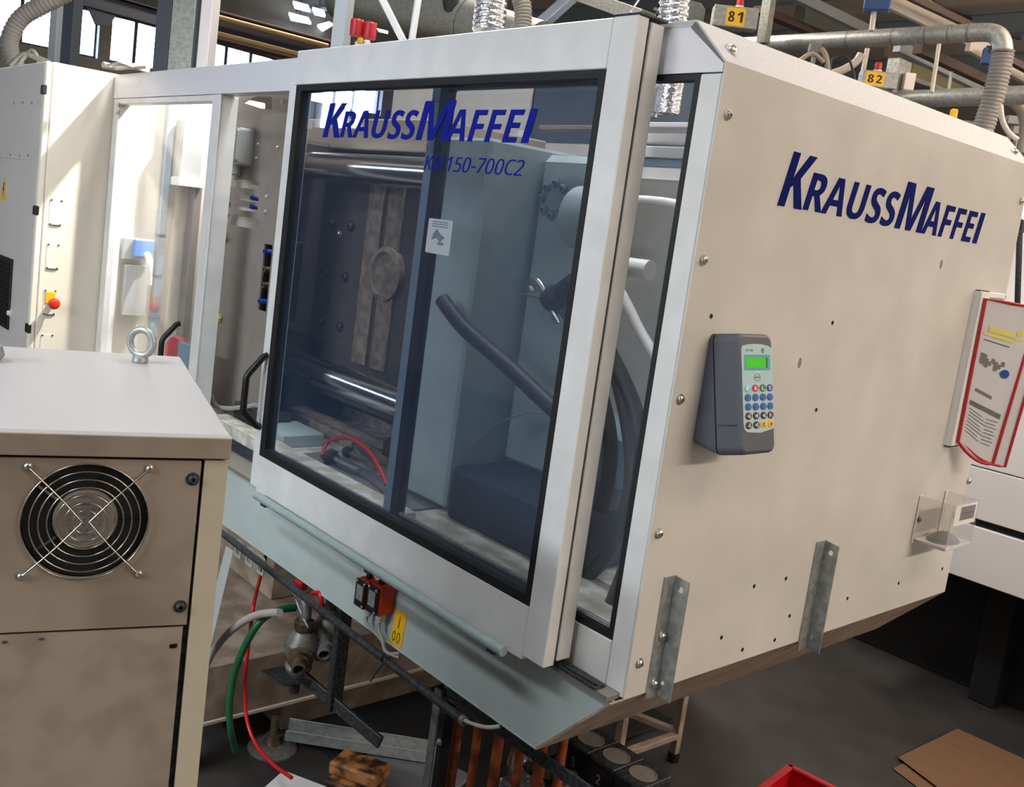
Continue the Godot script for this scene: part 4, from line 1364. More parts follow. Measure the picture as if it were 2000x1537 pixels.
# ------------------------------------------------------------------ cabinet on the left
func left_side() -> void:
	var XC := -1.589
	var cab := thing("control_cabinet", "tall cream control cabinet with emergency stop left of the glass doors", "cabinet", Vector3(-2.1, 0, -0.2))
	part("body", box(Vector3(-2.65, 0.1, -0.75), Vector3(XC, 2.052, 0.15), 0.006), M.cab_side, cab)
	part("plinth", box(Vector3(-2.62, 0.0, -0.72), Vector3(XC - 0.03, 0.1, 0.12), 0.003), M.dark_steel, cab)
	var s := S()
	bb(s, Vector3(-2.65, 0.12, 0.152), Vector3(XC - 0.02, 2.05, 0.173), 0.004)
	var dr := part("front_door", s, M.cab_front, cab)
	part("corner_edge", box(Vector3(XC - 0.018, 0.12, 0.151), Vector3(XC + 0.001, 2.05, 0.174), 0.004), M.cab_side, cab)
	for y in [1.945, 1.49, 1.03]:
		part("hinge", box(Vector3(XC - 0.035, y - 0.018, 0.165), Vector3(XC + 0.004, y + 0.018, 0.179), 0.003), M.black_plastic, cab)
	# cover plates of the side
	for q in [[1.54, 1.437], [1.368, 1.266], [1.187, 1.085], [1.01, 0.9]]:
		s = S()
		bb(s, Vector3(XC, q[1], 0.078), Vector3(XC + 0.0012, q[0], 0.127), 0.0004)
		var cp := part("cover_plate", s, M.cab_side, cab)
		for z in [0.083, 0.121]:
			screw(Vector3(XC + 0.001, q[0] - 0.004, z), Vector3.RIGHT, 0.0028, cp, M.dark_steel)
			screw(Vector3(XC + 0.001, q[1] + 0.006, z), Vector3.RIGHT, 0.0028, cp, M.dark_steel)
		s = S()
		bb(s, Vector3(XC + 0.0013, q[1] + 0.002, 0.087), Vector3(XC + 0.0035, q[1] + 0.005, 0.117), 0.0)
		part("pull_edge", s, M.dark_steel, cp)
	s = S()
	bb(s, Vector3(XC + 0.0015, 1.135, 0.083), Vector3(XC + 0.004, 1.18, 0.119), 0.001)
	var es := part("stop_plate", s, M.yellow, cab)
	s = S()
	lathe(s, [Vector2(0.013, 0), Vector2(0.013, 0.016), Vector2(0.021, 0.02), Vector2(0.023, 0.03), Vector2(0.02, 0.038), Vector2(0.012, 0.042), Vector2(0, 0.043)], along(Vector3(XC + 0.003, 1.137, 0.094), Vector3.RIGHT), 24)
	part("stop_button", s, M.estop_red, es, "red mushroom button")
	# front door: plate, warning triangle, vent, lock
	s = S()
	bb(s, Vector3(-2.28, 1.675, 0.1732), Vector3(-1.71, 1.91, 0.1755), 0.001)
	var pl := part("blank_plate", s, M.cab_front, dr)
	for p in [[-1.73, 1.895], [-1.85, 1.9], [-1.98, 1.9], [-1.73, 1.695], [-1.85, 1.69], [-1.98, 1.69]]:
		screw(Vector3(p[0], p[1], 0.1755), Vector3(0, 0, 1), 0.005, pl, M.steel)
	s = S()
	prism(s, PackedVector2Array([Vector2(-2.11, 1.5), Vector2(-2.03, 1.5), Vector2(-2.055, 1.6)]), fz(0.1735), 0.001)
	var tri := part("warning_triangle", s, M.yellow, dr)
	s = S()
	prism(s, PackedVector2Array([Vector2(-2.066, 1.575), Vector2(-2.055, 1.575), Vector2(-2.062, 1.55), Vector2(-2.055, 1.55), Vector2(-2.072, 1.515), Vector2(-2.068, 1.54), Vector2(-2.076, 1.54)]), fz(0.1746), 0.0006)
	part("flash_sign", s, M.black_ink, tri)
	s = S()
	bb(s, Vector3(-2.2, 0.98, 0.1735), Vector3(-1.855, 1.272, 0.182), 0.003)
	part("vent_frame", s, M.black_plastic, dr)
	for k in 13:
		s = S()
		cbox(s, Transform3D(Basis(Vector3.RIGHT, 0.6), Vector3(-2.03, 1.0 + 0.0205 * k, 0.184)), Vector3(0.33, 0.013, 0.003), 0.0005)
		part("vent_slat", s, M.black_plastic, dr)
	screw(Vector3(-1.86, 1.05, 0.173), Vector3(0, 0, 1), 0.012, dr, M.white, "lock_button")
	# socket box seen through the left door
	var so := thing("socket_box", "grey and blue mains socket box seen through the left glass door", "socket box", Vector3(XC, 1.33, -0.2))
	part("housing", box(Vector3(XC + 0.0005, 1.33, -0.26), Vector3(XC + 0.05, 1.42, -0.15), 0.005), M.box_grey, so)
	part("flap", box(Vector3(XC + 0.05, 1.345, -0.275), Vector3(XC + 0.07, 1.42, -0.19), 0.006), M.socket_blue, so)
	s = S()
	tube(s, smooth([Vector3(XC + 0.07, 1.36, -0.245), Vector3(XC + 0.1, 1.34, -0.245), Vector3(XC + 0.105, 1.3, -0.245), Vector3(XC + 0.1, 1.24, -0.25)], 5), 0.014, 12)
	part("plug", s, M.white, so)
	part("cable_box", box(Vector3(XC + 0.0005, 1.1, -0.27), Vector3(XC + 0.045, 1.31, -0.17), 0.004), M.box_grey, so)
	# seat of the ejector seen low in the left window
	s = S()
	lathe(s, [Vector2(0.0, 0.0), Vector2(0.055, 0.0), Vector2(0.06, 0.02), Vector2(0.05, 0.035), Vector2(0.02, 0.04), Vector2(0, 0.04)], along(Vector3(-1.134, 1.0314, -0.25), Vector3(0.3, 0.1, 1)), 22)
	single("hose_reel", s, M.red_plastic, "round red disc low behind the left glass door", "disc")
	# odds and ends on top of the cabinet
	s = S()
	tube(s, smooth([Vector3(-1.4869, 2.066, -0.0019), Vector3(-1.4868, 2.066, -0.0508), Vector3(-1.3513, 2.066, -0.0592), Vector3(-1.3333, 2.066, -0.1206)], 6), 0.012, 8)
	single("cable", s, M.grey_hose, "thick pale cable lying on top of the control cabinet", "cable")
	s = S()
	tube(s, smooth([Vector3(-1.4486, 2.06, 0.0014), Vector3(-1.2829, 2.06, 0.0041), Vector3(-1.3073, 2.06, -0.0564), Vector3(-1.2172, 2.06, -0.0654)], 6), 0.006, 8)
	single("cable", s, M.grey_hose, "thin pale cable lying on top of the control cabinet", "cable")

# ------------------------------------------------------------------ temperature control unit in front
func temperature_unit() -> void:
	var o := Vector3(1.232, 1.356, 0.733)
	var F := Transform3D(Basis(Vector3(0.2924, 0, -0.9563), Vector3.UP, Vector3(0.9563, 0, 0.2924)), o)
	var base := F * Vector3(-0.3, 0, -0.28)
	var t := thing("temperature_unit", "beige floor cabinet with round fan grille in the near corner", "cabinet", Vector3(base.x, 0, base.z))
	var H := 1.356
	var s := S()
	cbox(s, F * Transform3D(Basis(), Vector3(-0.3, -0.0155, -0.278)), Vector3(0.6, 0.031, 0.558), 0.004)
	part("lid", s, M.unit_top, t)
	s = S()
	cbox(s, F * Transform3D(Basis(), Vector3(-0.3, -0.0165, 0.0012)), Vector3(0.598, 0.027, 0.003), 0.001)
	part("lid_front", s, M.unit_paint, t)
	s = S()
	cbox(s, F * Transform3D(Basis(), Vector3(-0.3, -0.68, -0.283)), Vector3(0.585, H - 0.07, 0.54), 0.003)
	part("body", s, M.dark_steel, t)
	s = S()
	prism(s, rect(-0.031, -H + 0.03, -0.002, -0.033), F.translated_local(Vector3(0, 0, -0.03)), 0.028)
	part("corner_post", s, M.unit_post, t)
	s = S()
	prism(s, rect(-0.6, -0.249, -0.035, -0.034), F.translated_local(Vector3(0, 0, -0.006)), 0.004, [disc(-0.165, -0.111, 0.072, 0.072, 40)])
	var up := part("upper_panel", s, M.unit_paint, t)
	s = S()
	prism(s, PackedVector2Array([Vector2(-0.6, -H + 0.04), Vector2(-0.039, -H + 0.04), Vector2(-0.039, -0.2525), Vector2(-0.6, -0.2515)]), F.translated_local(Vector3(0, 0, -0.006)), 0.003, [rrect(-0.054, -0.282, -0.0435, -0.2745, 0.002)])
	var lw := part("lower_panel", s, M.unit_lower, t)
	for p in [[-0.044, -0.057], [-0.045, -0.224]]:
		screw(F * Vector3(p[0], p[1], -0.002), F.basis.z, 0.0062, up, M.dark_steel)
	for p in [[-0.245, -0.261], [-0.205, -0.259]]:
		s = S()
		cbox(s, F * Transform3D(Basis(), Vector3(p[0], p[1], -0.0025)), Vector3(0.006, 0.003, 0.003), 0.001)
		part("catch", s, M.dark_steel, lw)
	# fan: hole, hub, blades, guard of rings and spokes
	var fan_root := holder("fan", t)
	var c := Vector3(-0.165, -0.111, 0)
	s = S()
	lathe(s, [Vector2(0.073, -0.006), Vector2(0.073, -0.012), Vector2(0.071, -0.0125), Vector2(0.071, -0.009)], F * Transform3D(Basis(Vector3.RIGHT, PI / 2), c), 40)
	lathe(s, [Vector2(0.073, -0.0125), Vector2(0.0, -0.0128)], F * Transform3D(Basis(Vector3.RIGHT, PI / 2), c), 40)
	part("fan_well", s, M.black, fan_root)
	s = S()
	lathe(s, [Vector2(0.037, -0.0127), Vector2(0.037, -0.008), Vector2(0.034, -0.006), Vector2(0.033, -0.0068), Vector2(0.03, -0.0062), Vector2(0.0, -0.0062)], F * Transform3D(Basis(Vector3.RIGHT, PI / 2), c), 36)
	part("hub", s, M.plate, fan_root)
	s = S()
	for k in 7:
		var yy := 0.02 - 0.0066 * k
		var half := 0.5 * sqrt(maxf(0.0, 0.026 * 0.026 - yy * yy)) * 1.6
		var n := int(half / 0.0028)
		for j in n:
			var xx := -half + 2.0 * half * (j + 0.2 + 0.35 * rng.randf()) / n
			cbox(s, F * Transform3D(Basis(), c + Vector3(xx, yy, -0.0061)), Vector3(0.0022 + 0.0016 * rng.randf(), 0.0026, 0.0003), 0.0)
	part("hub_print", s, M.grey_ink, fan_root)
	for k in 5:
		s = S()
		var a := TAU * k / 5.0
		cbox(s, F * Transform3D(Basis(Vector3(0, 0, 1), a) * Basis(Vector3(1, 0, 0), 0.6), c + Vector3(cos(a), sin(a), 0) * 0.054 + Vector3(0, 0, -0.0108)), Vector3(0.03, 0.004, 0.001), 0.0003)
		part("blade", s, M.black_plastic, fan_root)
	for r in [0.0722, 0.0625, 0.0528, 0.0432, 0.0336, 0.024, 0.0143]:
		s = S()
		var pts := []
		for i in 56:
			pts.append(F * (c + Vector3(cos(TAU * i / 56.0) * r, sin(TAU * i / 56.0) * r, 0.002)))
		tube(s, pts, 0.00095, 8, true)
		part("guard_ring", s, M.wire, fan_root)
	for sp in [[-0.0655, 0.0655], [0.0665, 0.065], [-0.065, -0.065], [0.0645, -0.066]]:
		s = S()
		var e := Vector3(sp[0], sp[1], 0)
		tube(s, smooth([F * (c + Vector3(0.004 * signf(sp[0]), 0, 0.0036)), F * (c + Vector3(0.009 * signf(sp[0]), 0.006 * signf(sp[1]), 0.0038)), F * (c + e * 0.5 + Vector3(0, 0, 0.0038)), F * (c + e + Vector3(0, 0, 0.0034))], 4), 0.0011, 8)
		tube(s, disc3(F * (c + e * 1.03 + Vector3(0, 0, 0.001)), F.basis.z, 0.0032, 14), 0.0011, 6, true)
		part("guard_spoke", s, M.wire, fan_root)
		screw(F * (c + e * 1.03 + Vector3(0, 0, -0.001)), F.basis.z, 0.0042, fan_root, M.steel, "guard_screw")
	for x in [-0.55, -0.05]:
		for z in [-0.05, -0.5]:
			s = S()
			lathe(s, [Vector2(0, 0), Vector2(0.024, 0), Vector2(0.024, 0.01), Vector2(0.01, 0.014), Vector2(0.01, 0.05), Vector2(0, 0.05)], Transform3D(Basis(), Vector3((F * Vector3(x, 0, z)).x, 0, (F * Vector3(x, 0, z)).z)), 14)
			part("foot", s, M.dark_steel, t)
	# lifting eye on top
	var ec := F * Vector3(-0.076, 0, -0.478)
	var ey := thing("lifting_eye", "zinc plated lifting eye bolt on top of the beige cabinet", "eye bolt", ec)
	s = S()
	lathe(s, [Vector2(0, 0), Vector2(0.0125, 0), Vector2(0.0135, 0.002), Vector2(0.0125, 0.009), Vector2(0.010, 0.011), Vector2(0, 0.011)], Transform3D(Basis(), ec), 24)
	part("collar", s, M.galv, ey)
	s = S()
	var ring := []
	var side := Vector3(0.8, 0, -0.6)
	for i in 40:
		ring.append(ec + Vector3.UP * 0.0335 + side * cos(TAU * i / 40.0) * 0.0215 + Vector3.UP * sin(TAU * i / 40.0) * 0.0215)
	tube(s, ring, 0.0058, 14, true)
	part("ring", s, M.galv, ey)
	# end of a gripper lying at the picture's edge
	s = S()
	var gp := F * Vector3(-0.305, 0.0, -0.42)
	lathe(s, [Vector2(0, 0.0), Vector2(0.02, 0.0), Vector2(0.026, 0.01), Vector2(0.022, 0.024), Vector2(0.012, 0.036), Vector2(0, 0.038)], Transform3D(Basis(), gp), 16)
	single("metal_cap", s, M.galv, "small metal cap standing on the beige cabinet at its rear edge", "cap")

# ------------------------------------------------------------------ rack and things on the floor
func rack_and_floor() -> void:
	var r := thing("tube_rack", "dark steel rack under the apron holding orange pipes", "rack", Vector3(0.9, 0, -0.1))
	var s := S()
	bar(s, Vector3(0.7796, 0.5996, -0.1), Vector3(1.2171, 0.6091, -0.1) + Vector3(0.1, 0, 0), 0.006, 0.03, Vector3.UP)
	part("top_rail", s, M.dark_steel, r)
	var fp: Vector3 = Vector3(0.7418, 0.5901, -0.1)
	part("upright", box(Vector3(fp.x - 0.012, 0.0, -0.11), Vector3(fp.x + 0.012, fp.y, -0.104), 0.001), M.galv_dark, r)
	part("upright", box(Vector3(fp.x + 0.013, 0.0, -0.14), Vector3(fp.x + 0.03, fp.y - 0.01, -0.11), 0.001), M.black, r)
	for y in [0.47, 0.61]:
		screw(Vector3(fp.x + 0.024, y, -0.109), Vector3(0, 0, 1), 0.006, r, M.steel, "bolt")
	var op := [[898, 1412], [937, 1392], [978, 1432], [1020, 1470], [1058, 1500], [1092, 1528]]
	var lb := ["first orange pipe beside the grey upright of the rack", "second orange pipe from the grey upright", "third orange pipe from the grey upright, thick", "fourth orange pipe from the grey upright", "fifth orange pipe from the grey upright", "last orange pipe below the numbered blocks"]
	var tops := [Vector3(0.7555, 0.5358, -0.17), Vector3(0.8228, 0.5694, -0.17), Vector3(0.8923, 0.5735, -0.17), Vector3(0.9607, 0.5665, -0.17), Vector3(1.021, 0.5689, -0.17), Vector3(1.076, 0.5698, -0.17)]
	for i in 6:
		var p: Vector3 = tops[i]
		s = S()
		tube(s, [Vector3(p.x, 0.02, p.z), Vector3(p.x, 0.66, p.z)], 0.0105 if i % 2 == 1 else 0.0125, 12)
		single("orange_pipe", s, M.orange_paint, lb[i], "pipe", "orange pipes in the rack")
	part("bottom_rail", box(Vector3(fp.x, 0.0, -0.2), Vector3(1.4, 0.02, -0.1), 0.001), M.dark_steel, r)
	s = S()
	for q in [[0.92, 0.42], [1.0, 0.40], [1.07, 0.44]]:
		lathe(s, [Vector2(0, 0), Vector2(0.026, 0.01), Vector2(0.03, 0.05), Vector2(0.02, 0.09), Vector2(0, 0.1)], Transform3D(Basis(Vector3.RIGHT, 0.2), Vector3(q[0], q[1], -0.23)), 10)
	bb(s, Vector3(0.88, 0.38, -0.26), Vector3(1.12, 0.42, -0.2), 0.004)
	single("foil_wrap", s, M.foil, "crumpled silver foil behind the orange pipes", "foil")
	# numbered steel blocks
	var nums := ["3", "2", "1"]
	var nl := ["dark steel block numbered three, mostly under the apron tip", "middle dark steel block, the one numbered two, with round recess", "outermost dark steel block, the one numbered one, with round recess"]
	for i in 3:
		var x0 := 1.0 + 0.074 * i
		var t := thing("steel_block", nl[i], "block", Vector3(x0 + 0.036, 0.5, -0.3), "numbered steel blocks")
		part("body", box(Vector3(x0, 0.49, -0.36), Vector3(x0 + 0.072, 0.557, -0.26), 0.002), M.black, t)
		part("top_plate", box(Vector3(x0, 0.557, -0.36), Vector3(x0 + 0.072, 0.566, -0.26), 0.002), M.dark_steel, t)
		s = S()
		lathe(s, [Vector2(0.03, 0), Vector2(0.03, 0.0012), Vector2(0.027, 0.0012), Vector2(0.027, 0.0002), Vector2(0.006, 0.0002), Vector2(0.006, 0.001), Vector2(0, 0.001)], Transform3D(Basis(), Vector3(x0 + 0.036, 0.566, -0.31)), 24)
		part("recess", s, M.plate, t)
		s = S()
		word(s, nums[i], x0 + 0.03, x0 + 0.042, 0.022, fz(-0.2598).translated(Vector3(0, 0.515, 0)), 0.0, 0.0006)
		part("number", s, M.plate, t)
	part("shelf", box(Vector3(0.95, 0.474, -0.38), Vector3(1.3, 0.489, -0.2), 0.002), M.dark_steel, r)
	# tube trolley behind
	var tr := thing("tube_trolley", "low white painted tube frame standing under the machine tail", "trolley", Vector3(0.6, 0, -1.3))
	var L: Vector3 = Vector3(0.6045, 0, -1.2954)
	var q: Vector3 = Vector3(0.6178, 0.12, -0.9802)
	s = S()
	bar(s, L, Vector3(L.x, 0.6, L.z), 0.025, 0.025, Vector3(0, 0, 1))
	part("leg", s, M.bed, tr)
	s = S()
	bar(s, Vector3(q.x, 0, q.z), Vector3(q.x, 0.6, q.z), 0.025, 0.025, Vector3(0, 0, 1))
	part("leg", s, M.bed, tr)
	s = S()
	bar(s, Vector3(L.x, 0.09, L.z), Vector3(0.5919, 0.09, -0.9526), 0.025, 0.02)
	part("cross_bar", s, M.bed, tr)
	s = S()
	bar(s, Vector3(L.x, 0.1, L.z), Vector3(0.4468, 0.1, -1.241), 0.025, 0.02)
	part("cross_bar", s, M.bed, tr)
	part("deck", box(Vector3(L.x - 0.5, 0.6, L.z - 0.3), Vector3(L.x + 0.02, 0.62, L.z + 0.02), 0.002), M.bed, tr)
	s = S()
	lathe(s, [Vector2(0, 0), Vector2(0.02, 0), Vector2(0.02, 0.03), Vector2(0, 0.03)], Transform3D(Basis(), Vector3(L.x, 0, L.z)), 12)
	part("foot_cap", s, M.black_plastic, tr)
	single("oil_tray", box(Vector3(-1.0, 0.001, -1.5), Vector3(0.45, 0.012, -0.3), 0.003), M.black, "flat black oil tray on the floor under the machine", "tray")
	# levelling foot, channel, wood, packaging
	var fo: Vector3 = Vector3(-0.0487, 0, -0.1712)
	var ft := thing("levelling_foot", "worn grey levelling foot on a round plate beside the bed", "foot", fo)
	s = S()
	lathe(s, [Vector2(0, 0), Vector2(0.075, 0), Vector2(0.075, 0.006), Vector2(0.05, 0.016), Vector2(0.03, 0.02), Vector2(0, 0.02)], Transform3D(Basis(), fo), 24)
	part("base_plate", s, M.cast_grey, ft)
	s = S()
	lathe(s, [Vector2(0.03, 0.02), Vector2(0.024, 0.045), Vector2(0.014, 0.05), Vector2(0.012, 0.1), Vector2(0, 0.1)], Transform3D(Basis(), fo), 16)
	part("stem", s, M.brass, ft)
	var c0: Vector3 = Vector3(-0.0273, 0.05, -0.2032)
	var c1: Vector3 = Vector3(0.2632, 0.03, -0.5629)
	var ch := thing("steel_channel", "galvanised steel channel lying across the floor under the apron", "channel", (c0 + c1) / 2.0 - Vector3(0, 0.03, 0))
	s = S()
	var upv := Vector3(0, 1, 0)
	bar(s, c0, c1, 0.07, 0.004)
	part("web", s, M.galv, ch)
	var sidev := (c1 - c0).cross(upv).normalized()
	for k in [-1, 1]:
		s = S()
		bar(s, c0 + sidev * 0.035 * k + upv * 0.015, c1 + sidev * 0.035 * k + upv * 0.015, 0.004, 0.035)
		part("flange", s, M.galv, ch)
	s = S()
	var wb: Vector3 = Vector3(0.2938, 0.1, -0.25)
	cbox(s, Transform3D(Basis(Vector3.UP, 0.45) * Basis(Vector3(0, 0, 1), 0.05), wb), Vector3(0.15, 0.04, 0.09), 0.006)
	cbox(s, Transform3D(Basis(Vector3.UP, 0.42) * Basis(Vector3(0, 0, 1), 0.02), wb + Vector3(0.02, -0.035, 0.02)), Vector3(0.15, 0.03, 0.1), 0.006)
	single("wood_block", s, M.wood, "charred block of rough wood on the floor", "wood")
	var pk: Vector3 = Vector3(0.2266, 0.07, -0.1017)
	s = S()
	cbox(s, Transform3D(Basis(Vector3.UP, 0.5), pk + Vector3(0.03, -0.035, 0.03)), Vector3(0.16, 0.07, 0.12), 0.005)
	single("white_carton", s, M.white, "white carton on the floor left of the charred wood", "carton")
	var pq: Vector3 = Vector3(0.274, 0.012, -0.4592)
	s = S()
	cbox(s, Transform3D(Basis(Vector3.UP, 0.35), pq), Vector3(0.3, 0.02, 0.22), 0.003)
	single("paper_stack", s, M.mat_grey, "grey paper stack lying on the floor right of the charred wood", "paper")
	# tilted white sheet behind the beige cabinet
	s = S()
	loft(s, [[Vector3(0.0831, 0.7297, 0.12), Vector3(0.1249, 0.7305, 0.12), Vector3(-0.0673, -0.0531, 0.12), Vector3(-0.1499, -0.1005, 0.12)], [Vector3(0.1115, 0.7416, 0.135), Vector3(0.1528, 0.7423, 0.135), Vector3(-0.037, -0.0312, 0.135), Vector3(-0.1185, -0.078, 0.135)]])
	single("white_sheet", s, M.box_grey, "tilted white sheet standing behind the beige cabinet", "sheet")
	# red crate and cardboard
	var ra: Vector3 = Vector3(0.9455, 0.14, -1.4019)
	var cr := thing("red_crate", "red plastic crate standing on the floor below the machine tail", "crate", Vector3(ra.x + 0.15, 0, ra.z + 0.2))
	var cb := Basis(Vector3.UP, 0.12)
	var org := ra
	for k in 4:
		s = S()
		var sz: Vector3 = Vector3(0.4, 0.14, 0.008) if k % 2 == 0 else Vector3(0.008, 0.14, 0.3)
		var off: Vector3 = [Vector3(0.2, -0.07, 0), Vector3(0.4, -0.07, 0.15), Vector3(0.2, -0.07, 0.3), Vector3(0, -0.07, 0.15)][k]
		cbox(s, Transform3D(cb, org + cb * off), sz, 0.002)
		part("side", s, M.red_crate, cr)
		s = S()
		cbox(s, Transform3D(cb, org + cb * (off + Vector3(0, 0.066, 0))), sz * Vector3(1, 0, 1) + Vector3(0.014, 0.01, 0.014), 0.003)
		part("rim", s, M.red_plastic, cr)
	s = S()
	cbox(s, Transform3D(cb, org + cb * Vector3(0.2, -0.135, 0.15)), Vector3(0.4, 0.006, 0.3), 0.001)
	part("floor", s, M.red_crate, cr)
	s = S()
	loft(s, [[Vector3(0.9937, 0.012, -2.0494), Vector3(1.0077, 0.012, -2.4921), Vector3(1.306, 0.012, -2.5039), Vector3(1.405, 0.012, -2.0854), Vector3(1.2941, 0.012, -1.9349)], [Vector3(0.9874, 0.004, -2.0656), Vector3(1.0014, 0.004, -2.5105), Vector3(1.3012, 0.004, -2.5224), Vector3(1.4007, 0.004, -2.1018), Vector3(1.2892, 0.004, -1.9505)]])
	single("cardboard_sheet", s, M.cardboard, "flat brown cardboard sheet on the floor near the dark machine foot", "cardboard")
	s = S()
	loft(s, [[Vector3(1.0151, 0.004, -1.9715), Vector3(1.0193, 0.004, -2.1838), Vector3(1.3053, 0.004, -2.1506), Vector3(1.3263, 0.004, -1.8596)], [Vector3(1.0124, 0.0005, -1.9784), Vector3(1.0166, 0.0005, -2.1911), Vector3(1.3032, 0.0005, -2.1579), Vector3(1.3243, 0.0005, -1.8663)]])
	single("cardboard_flap", s, M.cardboard, "second cardboard sheet lying just under the first one", "cardboard")

# ------------------------------------------------------------------ white machine behind on the right
func far_machine() -> void:
	var f := thing("far_machine", "white panelled machine with black slot behind the cream panel", "machine", Vector3(1.9, 0, -3.1))
	var Z := -2.6
	for q in [[0.0, 0.542, 0.752], [0.0, 0.782, 0.976], [0.0, 0.98, 1.4], [0.0, 1.404, 1.87]]:
		part("panel", box(Vector3(0.3, q[1], Z - 0.05), Vector3(3.4, q[2], Z), 0.003), M.white_far, f)
	part("slot", box(Vector3(0.32, 0.75, Z - 0.05), Vector3(3.38, 0.784, Z - 0.02), 0.0), M.black, f)
	part("body", box(Vector3(0.32, 0.545, -4.2), Vector3(3.38, 1.86, Z - 0.051), 0.004), M.white_far, f)
	part("base", box(Vector3(-0.2, 0.0, -4.2), Vector3(3.3, 0.54, Z - 0.35), 0.004), M.black, f)
	part("bottom_sheet", box(Vector3(0.32, 0.535, -4.2), Vector3(3.38, 0.5445, Z - 0.05), 0.0), M.black, f)
	for x in [0.9, 2.4]:
		part("machine_foot", box(Vector3(x, 0.0, Z - 0.34), Vector3(x + 0.1, 0.535, Z - 0.24), 0.004), M.black, f)
	var lp: Vector3 = Vector3(0.9885, 1.9215, -2.2)
	var t := thing("small_lamp", "small round bright lamp at the far edge of the cream panel", "lamp", lp)
	var s := S()
	lathe(s, [Vector2(0.0, -0.03), Vector2(0.02, -0.03), Vector2(0.032, 0.0), Vector2(0.034, 0.02)], along(lp, Vector3(0.7, 0, 0.7)), 18)
	part("shade", s, M.steel, t)
	s = S()
	lathe(s, [Vector2(0.026, 0.0), Vector2(0.022, 0.02), Vector2(0.012, 0.03), Vector2(0, 0.033)], along(lp, Vector3(0.7, 0, 0.7)), 18)
	part("bulb", s, M.lamp_end, t)
	part("stem", rod(lp + Vector3(-0.03, 0, -0.03), Vector3(lp.x - 0.05, 1.2, lp.z - 0.4), 0.01, 8), M.dark_steel, t)
	var l := OmniLight3D.new()
	l.name = "small_lamp_light"
	l.light_color = Color(1, 0.95, 0.88)
	l.light_energy = 0.12
	l.omni_range = 12.0
	l.omni_attenuation = 2.0
	l.light_size = 0.02
	l.shadow_enabled = true
	l.position = Vector3(0.045, 0, 0.045)
	t.add_child(l)

# ------------------------------------------------------------------ overhead: ducts, pipes, boxes, beams
func ribbed(pts: Array, r: float, pitch := 0.014, amp := 0.1) -> SurfaceTool:
	var c := Curve3D.new()
	for p in smooth(pts, 8):
		c.add_point(p)
	var n := int(c.get_baked_length() / pitch * 4.0)
	var q := []
	var rr := []
	for i in n + 1:
		q.append(c.sample_baked(c.get_baked_length() * i / n))
		rr.append(r * (1.0 + amp * sin(TAU * i / 4.0)))
	var s := S()
	tube(s, q, r, 14, false, rr)
	return s

func zbar(called: String, a: Vector3, b: Vector3, w: float, h: float, m: Material, label: String, cat: String, group := "") -> void:
	var s := S()
	bar(s, a, b, w, h)
	single(called, s, m, label, cat, group)

func ibeam(called: String, a: Vector3, b: Vector3, w: float, h: float, m: Material, fm: Material, label: String) -> Node3D:
	var t := thing(called, label, "beam", (a + b) / 2.0)
	var s := S()
	bar(s, a, b, w * 0.15, h)
	part("web", s, m, t)
	for k in [-1, 1]:
		s = S()
		bar(s, a + Vector3(0, k * h / 2, 0), b + Vector3(0, k * h / 2, 0), w, h * 0.08)
		part("flange", s, fm, t)
	return t

